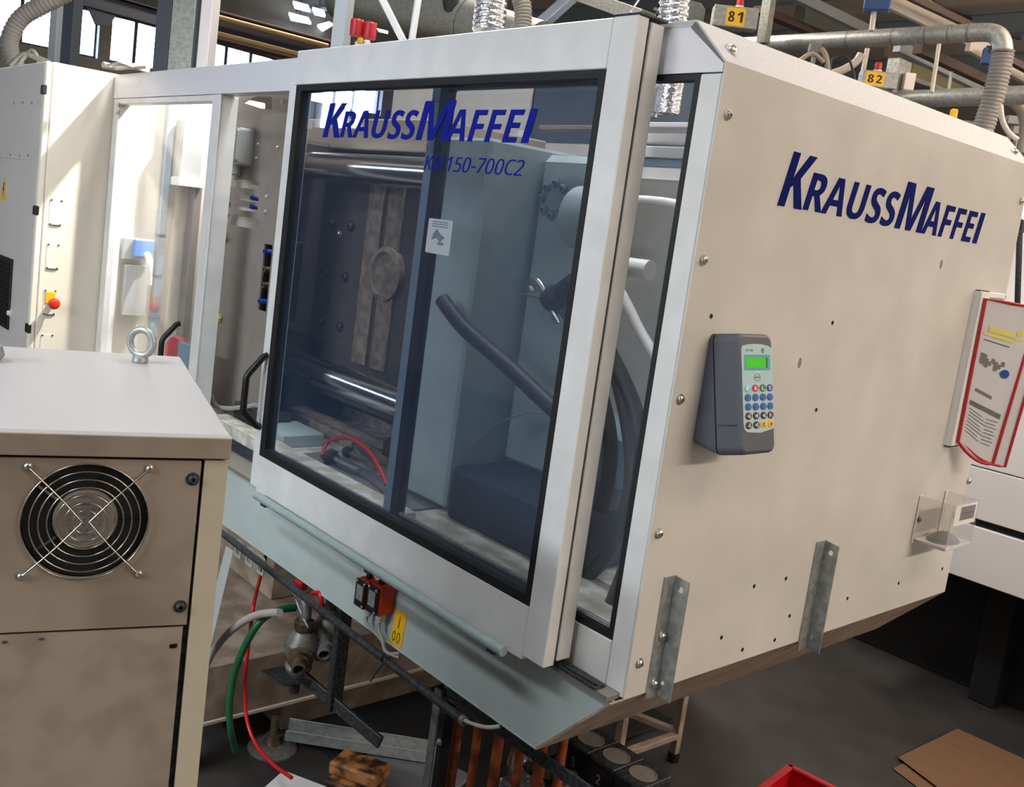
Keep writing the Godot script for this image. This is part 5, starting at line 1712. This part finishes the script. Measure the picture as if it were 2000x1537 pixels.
func overhead() -> void:
	var s: SurfaceTool
	# --- left: hose, posts, column
	single("big_hose", ribbed([Vector3(-2.7373, 2.0903, -0.0329), Vector3(-2.7739, 2.1581, -0.0038), Vector3(-2.7928, 2.2419, 0.0009), Vector3(-2.7771, 2.3452, -0.0397), Vector3(-2.7203, 2.4241, -0.1242), Vector3(-2.6486, 2.5086, -0.2276)], 0.042, 0.02, 0.05), M.ribbed_grey, "thick grey hose arching above the control cabinet", "hose")
	s = S()
	tube(s, smooth([Vector3(-2.3259, 2.0748, 0.1082), Vector3(-2.3003, 2.1325, 0.0656), Vector3(-2.2624, 2.1241, 0.0222), Vector3(-2.2233, 2.1091, -0.0212)], 5), 0.012, 8)
	tube(s, smooth([Vector3(-2.3061, 2.0856, 0.0824), Vector3(-2.2822, 2.1521, 0.0398), Vector3(-2.2521, 2.1079, 0.0134)], 5), 0.01, 8)
	single("hose_fittings", s, M.galv_dark, "tangle of metal hose fittings on the cabinet top by the thick hose", "fittings")
	for q in [[Vector3(-3.094, 2.3618, -0.2937), 0.045, "beam_grey", "light grey steel post left of the dark post by the windows"], [Vector3(-3.4727, 2.4287, -0.4848), 0.085, "steel_blue_grey", "dark steel post before the bright strip windows"]]:
		s = S()
		bar(s, Vector3(q[0].x, 0, q[0].z), Vector3(q[0].x, 4.2, q[0].z), q[1], q[1], Vector3(0.6, 0, 0.8))
		single("steel_post", s, M[q[2]], q[3], "post")
	var a: Vector3 = Vector3(-6, 3.0488, -1.2992)
	var b: Vector3 = Vector3(-6, 3.0214, -2.0798)
	ibeam("crane_beam", a + (a - b) * 0.6, b + (b - a) * 2.0, 0.14, 0.13, M.steel_dark_blue, M.steel_dark_blue, "dark blue beam above the strip windows, left of the column")
	var gus := S()
	prism(gus, PackedVector2Array([Vector2(-0.12, 0), Vector2(0.12, 0), Vector2(0.05, -0.12), Vector2(-0.05, -0.12)]), Transform3D(Basis(Vector3(0, 0, 1), Vector3.UP, Vector3(-1, 0, 0)), Vector3(-5.95, 2.9769, -1.4938)), 0.03)
	single("beam_bracket", gus, M.steel_dark_blue, "dark bracket under the blue beam above the windows", "bracket")
	var c: Vector3 = Vector3(-2.6638, 2.4479, -0.8243)
	var cl := thing("steel_column", "wide galvanised steel column left of the glass door header", "column", Vector3(c.x, 0, c.z))
	var cbasis := Basis(Vector3.UP, 0.72)
	for q in [[-0.115, 0.08, "steel_blue_grey", "side_flange", 0.0], [-0.008, 0.128, "galv", "web", 0.0], [0.07, 0.03, "steel_blue_grey", "side_flange", -0.03], [0.115, 0.06, "header", "front_flange", 0.0]]:
		s = S()
		cbox(s, Transform3D(cbasis, Vector3(c.x, 2.1, c.z) + cbasis * Vector3(q[0], 0, q[4])), Vector3(q[1], 4.2, 0.1), 0.003)
		part(q[3], s, M[q[2]], cl)
	# --- navy runway beam with yellow pipes, right of the column
	a = Vector3(-5, 2.9053, -2.0666)
	b = Vector3(-5, 2.8964, -2.7793)
	var rb := ibeam("runway_beam", a + (a - b) * 0.3, b + (b - a) * 1.5, 0.16, 0.2, M.steel_dark_blue, M.beam_brown, "navy runway beam right of the galvanised column")
	for e in [[Vector3(-4.8, 2.9386, -1.9553), Vector3(-4.8, 2.9311, -2.6125)], [Vector3(-4.8, 2.8165, -1.9674), Vector3(-4.8, 2.8073, -2.6742)]]:
		s = S()
		tube(s, [e[0] + (e[0] - e[1]) * 0.3, e[1] + (e[1] - e[0]) * 0.5], 0.022, 8)
		part("yellow_pipe", s, M.yellow_pipe, rb)
	# roof trusses and dark deck behind
	for i in 4:
		var z := -5.0 - 1.7 * i
		ibeam("roof_girder", Vector3(-9, 4.1, z), Vector3(8, 4.1, z), 0.14, 0.19, M.beam_grey, M.beam_grey, ["nearest roof girder across the hall", "second roof girder across the hall", "third roof girder across the hall", "farthest roof girder across the hall"][i])
	# bright lamp panels hung under the dark roof
	var rl := [[Vector3(-7.8747, 3.85, -4.2607), Vector3(-7.8679, 3.85, -4.4594), Vector3(-8.1036, 3.85, -4.6269), Vector3(-8.1348, 3.85, -4.4367)], [Vector3(-7.9147, 3.85, -4.5421), Vector3(-7.9135, 3.85, -4.6946), Vector3(-8.1544, 3.85, -4.8712), Vector3(-8.1811, 3.85, -4.7297)], [Vector3(-8.533, 3.85, -4.5798), Vector3(-8.5297, 3.85, -4.8511), Vector3(-8.7838, 3.85, -5.0464), Vector3(-8.861, 3.85, -4.7946)], [Vector3(-8.8102, 3.85, -5.1529), Vector3(-8.4512, 3.85, -5.0988), Vector3(-8.5066, 3.85, -5.1934), Vector3(-9.0469, 3.85, -5.374)], [Vector3(-7.9602, 3.85, -5.4815), Vector3(-7.9265, 3.85, -5.6048), Vector3(-8.1224, 3.85, -5.7747), Vector3(-8.1481, 3.85, -5.6505)]]
	var rn := ["topmost slanted lamp panel beside the grey post", "small lamp panel right of the topmost one", "broad lamp panel below the topmost one", "lowest lamp panel near the red beacons", "tiny lamp panel right of the red beacons"]
	for i in 5:
		s = S()
		var up := []
		var mid := Vector3.ZERO
		for p in rl[i]:
			up.append(p + Vector3(0, 0.03, 0))
			mid += p / 4.0
		var t := thing("lamp_panel", rn[i], "lamp", mid, "lamp panels under the dark roof")
		loft(s, [rl[i], up])
		part("glowing_panel", s, M.tube_cool, t)
		part("suspension_rod", rod(mid + Vector3(0, 0.03, 0), Vector3(mid.x, 4.2, mid.z), 0.008, 6), M.steel_blue_grey, t)
	# grey column with the red beacons
	c = Vector3(-1.633, 2.488, -1.1186)
	s = S()
	bar(s, Vector3(c.x, 0, c.z), Vector3(c.x, 4.2, c.z), 0.06, 0.09, Vector3(0.6, 0, 0.8))
	single("steel_post", s, M.beam_grey, "mid grey post behind the red beacons", "post")
	var bc := thing("warning_beacon", "pair of red beacon lenses above the door header", "beacon", Vector3(-0.3309, 2.1622, -0.4026))
	for p in [Vector3(-0.35, 2.1813, -0.3839), Vector3(-0.3222, 2.177, -0.4161)]:
		s = S()
		lathe(s, [Vector2(0.0, 0), Vector2(0.02, 0), Vector2(0.021, 0.01), Vector2(0.021, 0.045), Vector2(0.019, 0.05), Vector2(0, 0.05)], Transform3D(Basis(), p), 16)
		part("red_lens", s, M.red_plastic, bc)
	s = S()
	bb(s, Vector3(-0.3365, 2.1481, -0.3929) + Vector3(-0.03, -0.03, -0.02), Vector3(-0.324, 2.1701, -0.4124) + Vector3(0.02, 0.0, 0.02), 0.003)
	part("base", s, M.white, bc)
	s = S()
	bb(s, Vector3(-0.3263, 2.1563, -0.3754), Vector3(-0.3117, 2.1722, -0.3961) + Vector3(0.005, 0, 0.01), 0.002)
	part("amber_lens", s, M.yellow, bc)
	# big duct
	s = S()
	tube(s, [Vector3(-2.5662, 2.8157, -1.6465), Vector3(-1.7256, 2.6573, -1.986), Vector3(-1.3549, 2.56, -2.0929)], 0.125, 24)
	var du := thing("round_duct", "large round galvanised duct behind the door header", "duct", Vector3(-2.1231, 2.7122, -1.8384))
	part("duct", s, M.galv_dark, du)
	for p in [[Vector3(-2.1813, 2.7436, -1.8071), 0.13], [Vector3(-1.7947, 2.6707, -1.9538), 0.13]]:
		s = S()
		lathe(s, [Vector2(0.124, -0.012), Vector2(p[1], -0.012), Vector2(p[1], 0.012), Vector2(0.124, 0.012)], along(p[0], Vector3(-1.7256, 2.6573, -1.986) - Vector3(-2.5662, 2.8157, -1.6465)), 24)
		part("joint_ring", s, M.galv_dark, du)
	part("branch", rod(Vector3(-1.773, 2.8304, -1.8095), Vector3(-1.8082, 2.6734, -1.8911), 0.045, 16), M.dark_steel, du)
	s = S()
	bar(s, Vector3(-0.2426, 2.3018, -0.3805), Vector3(-0.1691, 2.1666, -0.4392), 0.02, 0.02)
	single("strut", s, M.header, "slanted pale strut above the door header", "strut")
	s = S()
	tube(s, [Vector3(-0.0818, 2.3018, -0.415), Vector3(-0.0687, 2.149, -0.3981)], 0.0105, 12)
	single("strut", s, M.header, "upright pale tube next to the slanted strut", "strut")
	# flexible ducts on the roof
	single("flexible_duct", ribbed([Vector3(0.2075, 2.308, -0.447), Vector3(0.2143, 2.2527, -0.4433), Vector3(0.2193, 2.2113, -0.4405), Vector3(0.2249, 2.1671, -0.4377)], 0.043, 0.016, 0.06), M.foil, "silver flexible duct rising above the sliding door", "duct", "flexible ducts on the roof")
	s = S()
	bb(s, Vector3(0.1972, 2.1616, -0.4035) + Vector3(0, -0.01, -0.03), Vector3(0.2543, 2.1928, -0.4781) + Vector3(0, 0, 0.03), 0.003)
	single("duct_collar", s, M.white_far, "white collar at the foot of the silver duct", "collar")
	single("flexible_duct", ribbed([Vector3(0.0017, 2.3901, -0.6902), Vector3(0.0238, 2.3472, -0.7074), Vector3(0.0401, 2.3031, -0.7174), Vector3(0.0496, 2.2419, -0.7156)], 0.026, 0.01, 0.08), M.ribbed_brown, "brownish ribbed hose beside the silver duct", "duct", "flexible ducts on the roof")
	single("flexible_duct", ribbed([Vector3(0.5845, 2.3423, -0.7463), Vector3(0.5927, 2.2895, -0.7447), Vector3(0.5972, 2.2564, -0.743), Vector3(0.6041, 2.2102, -0.7414)], 0.038, 0.018, 0.08), M.foil, "silver flexible duct behind the machine's top corner", "duct", "flexible ducts on the roof")
	s = S()
	prism(s, PackedVector2Array([Vector2(-0.03, -0.08), Vector2(0.04, -0.08), Vector2(0.04, 0.07), Vector2(-0.01, 0.09), Vector2(-0.05, 0.0)]), Transform3D(Basis(Vector3.UP, 0.8), Vector3(0.4882, 2.2792, -0.775)), -0.03, [slot(0.016, -0.026, 0.028, 0.01)])
	single("roof_plate", s, M.box_grey, "grey plate with oval hole left of the rear silver duct", "plate")
	s = S()
	prism(s, PackedVector2Array([Vector2(-0.022, -0.06), Vector2(0.022, -0.06), Vector2(0.022, 0.01), Vector2(0.008, 0.026), Vector2(-0.022, 0.03)]), Transform3D(Basis(Vector3.UP, 0.8), Vector3(0.5681, 2.2896, -0.8724)), -0.03)
	single("roof_plate", s, M.galv_dark, "rounded dark grey plate right of the rear silver duct", "plate")
	s = S()
	bar(s, Vector3(0.455, 2.2641, -0.7324), Vector3(0.3957, 2.3368, -0.8341), 0.004, 0.004)
	single("thin_rod", s, M.white, "thin white rod slanting up from the door post cap", "rod")
	# dark diagonal structure behind
	zbar("brace", Vector3(-2.3046, 2.8763, -2.9127), Vector3(-2.4693, 3.2646, -3.427), 0.09, 0.05, M.steel_blue_grey, "dark diagonal brace behind the brown hose", "brace")
	zbar("brace", Vector3(-2.1657, 3.1326, -3.1326), Vector3(-1.6004, 2.9476, -3.1386), 0.12, 0.08, M.galv_dark, "grey slanting beam left of the grey plate", "brace")
	# numbered boxes
	numbered_box(Vector3(-1.1516, 2.9635, -3.3625), "81", 0.245, 0.115, "larger grey box with yellow number plate eighty-one beside the machine corner", 0.0)
	numbered_box(Vector3(-0.6897, 2.761, -4.1833), "82", 0.2, 0.092, "smaller grey box with yellow number plate eighty-two under the galvanised pipe", -0.03)
	s = S()
	bb(s, Vector3(-0.6445, 2.7601, -4.394) + Vector3(-0.07, -0.05, -0.06), Vector3(-0.6898, 2.8441, -4.3579) + Vector3(0.05, 0.07, 0.06), 0.005)
	single("switch_cabinet", s, M.galv, "small grey switch cabinet right of the box numbered 82", "box")
	s = S()
	cbox(s, Transform3D(Basis(Vector3.UP, 0.8), Vector3(-0.6016, 2.7846, -4.3717)), Vector3(0.06, 0.1, 0.05), 0.004)
	single("white_box", s, M.white, "white box at the right end of the grey switch cabinet", "box")
	# galvanised pipe with elbow and hose
	var z1 := -3.77
	s = S()
	tube(s, [Vector3(-1.3924, 2.9157, -3.77), Vector3(-0.543, 2.9057, -3.77), Vector3(0.0304, 2.8976, -3.77)] + smooth([Vector3(0.0623, 2.8955, -3.77), Vector3(0.106, 2.8803, -3.77), Vector3(0.1375, 2.8393, -3.77), Vector3(0.1527, 2.7847, -3.77)], 4), 0.045, 18)
	var gp := thing("galvanised_pipe", "galvanised pipe with elbow running above the cream panel", "pipe", Vector3(-0.543, 2.9057, -3.77))
	part("pipe", s, M.galv, gp)
	for p in [Vector3(-0.6705, 2.9081, -3.77), Vector3(-0.4144, 2.9031, -3.77), Vector3(-0.2371, 2.9011, -3.77), Vector3(-0.1198, 2.8999, -3.77), Vector3(-0.0239, 2.8987, -3.77)]:
		s = S()
		lathe(s, [Vector2(0.045, -0.006), Vector2(0.0465, -0.005), Vector2(0.0465, 0.005), Vector2(0.045, 0.006)], along(p, Vector3.RIGHT), 18)
		part("seam", s, M.galv_dark, gp)
	s = S()
	lathe(s, [Vector2(0.046, 0), Vector2(0.049, 0.002), Vector2(0.049, 0.014), Vector2(0.046, 0.016)], along(Vector3(0.1508, 2.7946, -3.77), Vector3.DOWN), 18)
	part("hose_clamp", s, M.black_plastic, gp)
	single("ribbed_hose", ribbed([Vector3(0.1489, 2.8044, -3.77), Vector3(0.1521, 2.7014, -3.77), Vector3(0.147, 2.5782, -3.77), Vector3(0.1348, 2.4789, -3.77), Vector3(0.1199, 2.366, -3.77)], 0.05, 0.018, 0.07), M.ribbed_grey, "grey ribbed hose hanging from the elbow of the galvanised pipe", "hose")
	s = S()
	tube(s, [Vector3(-0.7691, 2.6679, -4.3), Vector3(0.2278, 2.6881, -4.3)], 0.05, 18)
	single("lower_pipe", s, M.galv, "lower galvanised pipe passing behind the ribbed hose", "pipe")
	# cable trays along z
	var bars := [[Vector3(-1.6, 3.4246, -4.5519), Vector3(-1.6, 3.4107, -5.5638), 0.05, 0.07, "beam_grey", "blue grey tray beam slanting above the galvanised pipe"],
		[Vector3(-1.8, 3.3252, -4.4816), Vector3(-1.8, 3.3288, -5.293), 0.08, 0.05, "beam_brown", "brown rail right of the box numbered 81"],
		[Vector3(-0.6, 3.1868, -3.9788), Vector3(-0.6, 3.1941, -4.937), 0.03, 0.14, "duct_white", "white panelled cable duct at the top edge"],
		[Vector3(-0.5, 3.1757, -3.9262), Vector3(-0.5, 3.1986, -4.9887), 0.03, 0.04, "beam_brown", "brown rail above the white cable duct"],
		[Vector3(-1, 3.1257, -4.9179), Vector3(-1, 3.0982, -6.2481), 0.05, 0.07, "beam_grey", "blue grey tray beam below the galvanised pipe"],
		[Vector3(-0.8, 3.0739, -4.7976), Vector3(-0.8, 3.0696, -5.9787), 0.06, 0.06, "beam_brown", "brown rail beside the lower tray beam"],
		[Vector3(-0.4, 3.0486, -4.5942), Vector3(-0.4, 3.0114, -5.8089), 0.03, 0.1, "duct_white", "white cable duct right of the elbow"],
		[Vector3(-0.3, 3.0158, -4.6453), Vector3(-0.3, 3.0049, -5.6087), 0.04, 0.04, "beam_brown", "brown rail above the white duct right of the elbow"],
		[Vector3(-1.7, 3.0615, -5.4998), Vector3(-1.7, 3.0543, -6.134), 0.05, 0.05, "beam_brown", "brown rail behind the box numbered 82"]]
	for q in bars:
		zbar("tray_beam", q[0], q[1] + (q[1] - q[0]) * 0.25, q[2], q[3], M[q[4]], q[5], "beam")
	zbar("olive_sheet", Vector3(-1.5, 3.2181, -6.12), Vector3(-1.5, 3.2345, -7.075), 0.03, 0.12, M.olive, "olive green sheet seen between the two galvanised pipes", "sheet")
	zbar("olive_sheet", Vector3(-2, 3.4949, -6.6339), Vector3(-2, 3.4792, -6.9793), 0.03, 0.09, M.olive, "small olive sheet just under the galvanised pipe", "sheet")
	zbar("pale_conduit", Vector3(-1.9, 3.3568, -4.7664), Vector3(-1.9, 3.362, -5.3833), 0.02, 0.02, M.white_far, "thin pale conduit on top of the brown rail by box eighty-one", "conduit")
	zbar("pale_conduit", Vector3(-1.2, 3.0482, -5.514), Vector3(-1.2, 3.0653, -6.1655), 0.025, 0.025, M.white_far, "thin pale conduit above the lower galvanised pipe", "conduit")
	zbar("dark_duct", Vector3(-2.4, 3.6626, -5.908), Vector3(-2.4, 3.6776, -6.8243), 0.1, 0.16, M.galv_dark, "dark grey square duct behind the first tray beam", "duct")
	zbar("pale_conduit", Vector3(-2.3239, 4.16, -7.1893), Vector3(-2.0407, 4.16, -9.2663), 0.03, 0.03, M.beam_brown, "thin brown conduit running along the ceiling", "conduit")
	var hg := [[Vector3(-0.3562, 2.9587, -4.1518), Vector3(-0.3306, 2.6754, -4.1219)], [Vector3(-0.4499, 3.0131, -3.5809), Vector3(-0.4378, 2.8931, -3.5697)], [Vector3(-0.7612, 2.9357, -4.1354), Vector3(-0.7507, 2.7763, -4.114)], [Vector3(-0.576, 2.9295, -4.8254), Vector3(-0.5635, 2.7971, -4.8122)]]
	var hl := ["thin white hanger between the two pipes", "short white hanger under the blue box", "thick white hanger left of the box numbered 82", "short white hanger above the lower pipe"]
	for i in 4:
		single("hanger", rod(hg[i][0], hg[i][1], [0.011, 0.014, 0.014, 0.009][i], 10), M.duct_white, hl[i], "hanger")
	s = S()
	cbox(s, Transform3D(Basis(Vector3.UP, 0.5), Vector3(-0.4453, 3.044, -3.5929)), Vector3(0.13, 0.1, 0.1), 0.006)
	single("blue_box", s, M.blue_box, "blue junction box at the top edge above the pipe", "box")
	s = S()
	cbox(s, Transform3D(Basis(Vector3.UP, 0.5), Vector3(-0.3178, 2.9787, -4.6725)), Vector3(0.05, 0.09, 0.06), 0.004)
	single("blue_box", s, M.blue_box, "small blue junction box left of the ribbed hose", "box")
	zbar("bracket_post", Vector3(-1.0862, 2.8669, -3.5768), Vector3(Vector3(-1.1194, 3.0847, -3.5836).x, 4.2, Vector3(-1.1194, 3.0847, -3.5836).z), 0.05, 0.06, M.galv_dark, "dark grey bracket post right of the box numbered 81", "post")
	# pale tubes and cables near 82
	s = S()
	tube(s, smooth([Vector3(-0.6745, 2.6624, -3.5527), Vector3(-0.6112, 2.709, -3.6379), Vector3(-0.5709, 2.7624, -3.6974), Vector3(-0.5582, 2.8102, -3.7226)], 5), 0.022, 12)
	single("pale_tube", s, M.grey_hose, "thick pale tube bending up left of the box numbered 82", "tube")
	s = S()
	tube(s, smooth([Vector3(-0.5319, 2.6566, -3.4074), Vector3(-0.5394, 2.715, -3.4109), Vector3(-0.5143, 2.7472, -3.4476), Vector3(-0.4837, 2.7316, -3.4808), Vector3(-0.4559, 2.6664, -3.5), Vector3(-0.443, 2.6254, -3.5066)], 6), 0.006, 8)
	single("cable_loop", s, M.black_plastic, "black cable loop left of the box numbered 82", "cable")
	s = S()
	tube(s, smooth([Vector3(-0.5845, 2.7713, -3.3691), Vector3(-0.559, 2.7274, -3.3902), Vector3(-0.5337, 2.6291, -3.3994)], 4), 0.014, 8)
	single("hose_bend", s, M.ribbed_brown, "upright brown hose under the galvanised pipe", "hose")
	s = S()
	tube(s, smooth([Vector3(-0.6428, 2.6943, -3.2834), Vector3(-0.608, 2.7394, -3.3344), Vector3(-0.5624, 2.6995, -3.3802)], 4), 0.012, 8)
	single("hose_bend", s, M.ribbed_brown, "arched brown hose under the galvanised pipe", "hose")
	s = S()
	tube(s, smooth([Vector3(0.2328, 2.5216, -3.6614), Vector3(0.2524, 2.4505, -3.6697), Vector3(0.2813, 2.3987, -3.693), Vector3(0.3137, 2.3701, -3.7255)], 5), 0.012, 10)
	single("white_hose", s, M.grey_hose, "white hose curving down right of the ribbed hose", "hose")
	s = S()
	tube(s, smooth([Vector3(-0.0298, 2.6782, -4.3238), Vector3(0.0213, 2.6459, -4.3777), Vector3(0.0626, 2.5693, -4.4106), Vector3(0.0889, 2.3906, -4.4039)], 5), 0.03, 10)
	single("brown_hose", s, M.ribbed_brown, "thick brown hose at the right edge", "hose")
	s = S()
	var yv: Vector3 = Vector3(-0.0905, 2.5163, -3.9032)
	var yt := thing("yellow_valve", "small yellow valve above the sloping roof panel", "valve", yv)
	cbox(s, Transform3D(Basis(Vector3.UP, 0.6), yv), Vector3(0.035, 0.06, 0.03), 0.006)
	part("body", s, M.yellow, yt)
	part("stem", rod(Vector3(yv.x, 0.0, yv.z), yv, 0.01, 8), M.galv_dark, yt)
	for q in [Vector3(-0.43, 2.5818, -4.1406), Vector3(-0.3722, 2.5728, -4.2075), Vector3(-0.3203, 2.545, -4.2634), Vector3(-0.216, 2.5364, -4.3858), Vector3(-0.0682, 2.5954, -4.5743), Vector3(-0.0396, 2.5423, -4.5971), Vector3(-0.5873, 2.6238, -3.9622), Vector3(-0.8358, 2.8533, -3.7151)]:
		s = S()
		cbox(s, Transform3D(Basis(Vector3.UP, 0.7), q), Vector3(0.07, 0.05, 0.05), 0.006)
		bar(s, q, Vector3(q.x, 1.861 if q.x > 0.25 else 0.0, q.z), 0.02, 0.02)
		single("machine_part", s, M.galv_dark, "dark machine part showing between the pipes and the sloping roof", "machine part", "machine parts behind the sloping roof")
	# moulding machine row behind, hidden below the ducts
	s = S()
	bb(s, Vector3(-3.6, 0, -6.5), Vector3(-0.3, 1.9, -5.0), 0.02)
	single("machine_row", s, M.galv_dark, "long dark machine in the next row behind the pipes", "machine")

func numbered_box(c: Vector3, digits: String, w: float, h: float, label: String, dx: float) -> void:
	var t := thing("numbered_box", label, "box", c - Vector3(0, h / 2, 0), "numbered boxes with lamps")
	var xf := Transform3D(Basis(Vector3.UP, 0.78), c)
	var s := S()
	cbox(s, xf, Vector3(w, h, 0.09), 0.004)
	part("housing", s, M.galv, t)
	s = S()
	prism(s, rect(dx - 0.052, -h * 0.42, dx + 0.052, h * 0.42), xf.translated_local(Vector3(0, 0, 0.0452)), 0.001)
	var p := part("number_plate", s, M.yellow, t)
	s = S()
	word(s, digits[0], dx - 0.04, dx - 0.006, h * 0.5, xf.translated_local(Vector3(0, -h * 0.25, 0.0464)), 0.0, 0.0006)
	word(s, digits[1], dx + 0.008, dx + 0.04, h * 0.5, xf.translated_local(Vector3(0, -h * 0.25, 0.0464)), 0.0, 0.0006)
	part("digits", s, M.black_ink, p)
	s = S()
	lathe(s, [Vector2(0.024, 0), Vector2(0.024, 0.012), Vector2(0, 0.012)], xf * Transform3D(Basis(), Vector3(0.02 + dx, h / 2, 0)), 16)
	part("lamp_base", s, M.white, t)
	s = S()
	lathe(s, [Vector2(0.02, 0.012), Vector2(0.02, 0.05), Vector2(0.014, 0.058), Vector2(0, 0.06)], xf * Transform3D(Basis(), Vector3(0.02 + dx, h / 2, 0)), 16)
	part("red_lens", s, M.red_plastic, t)
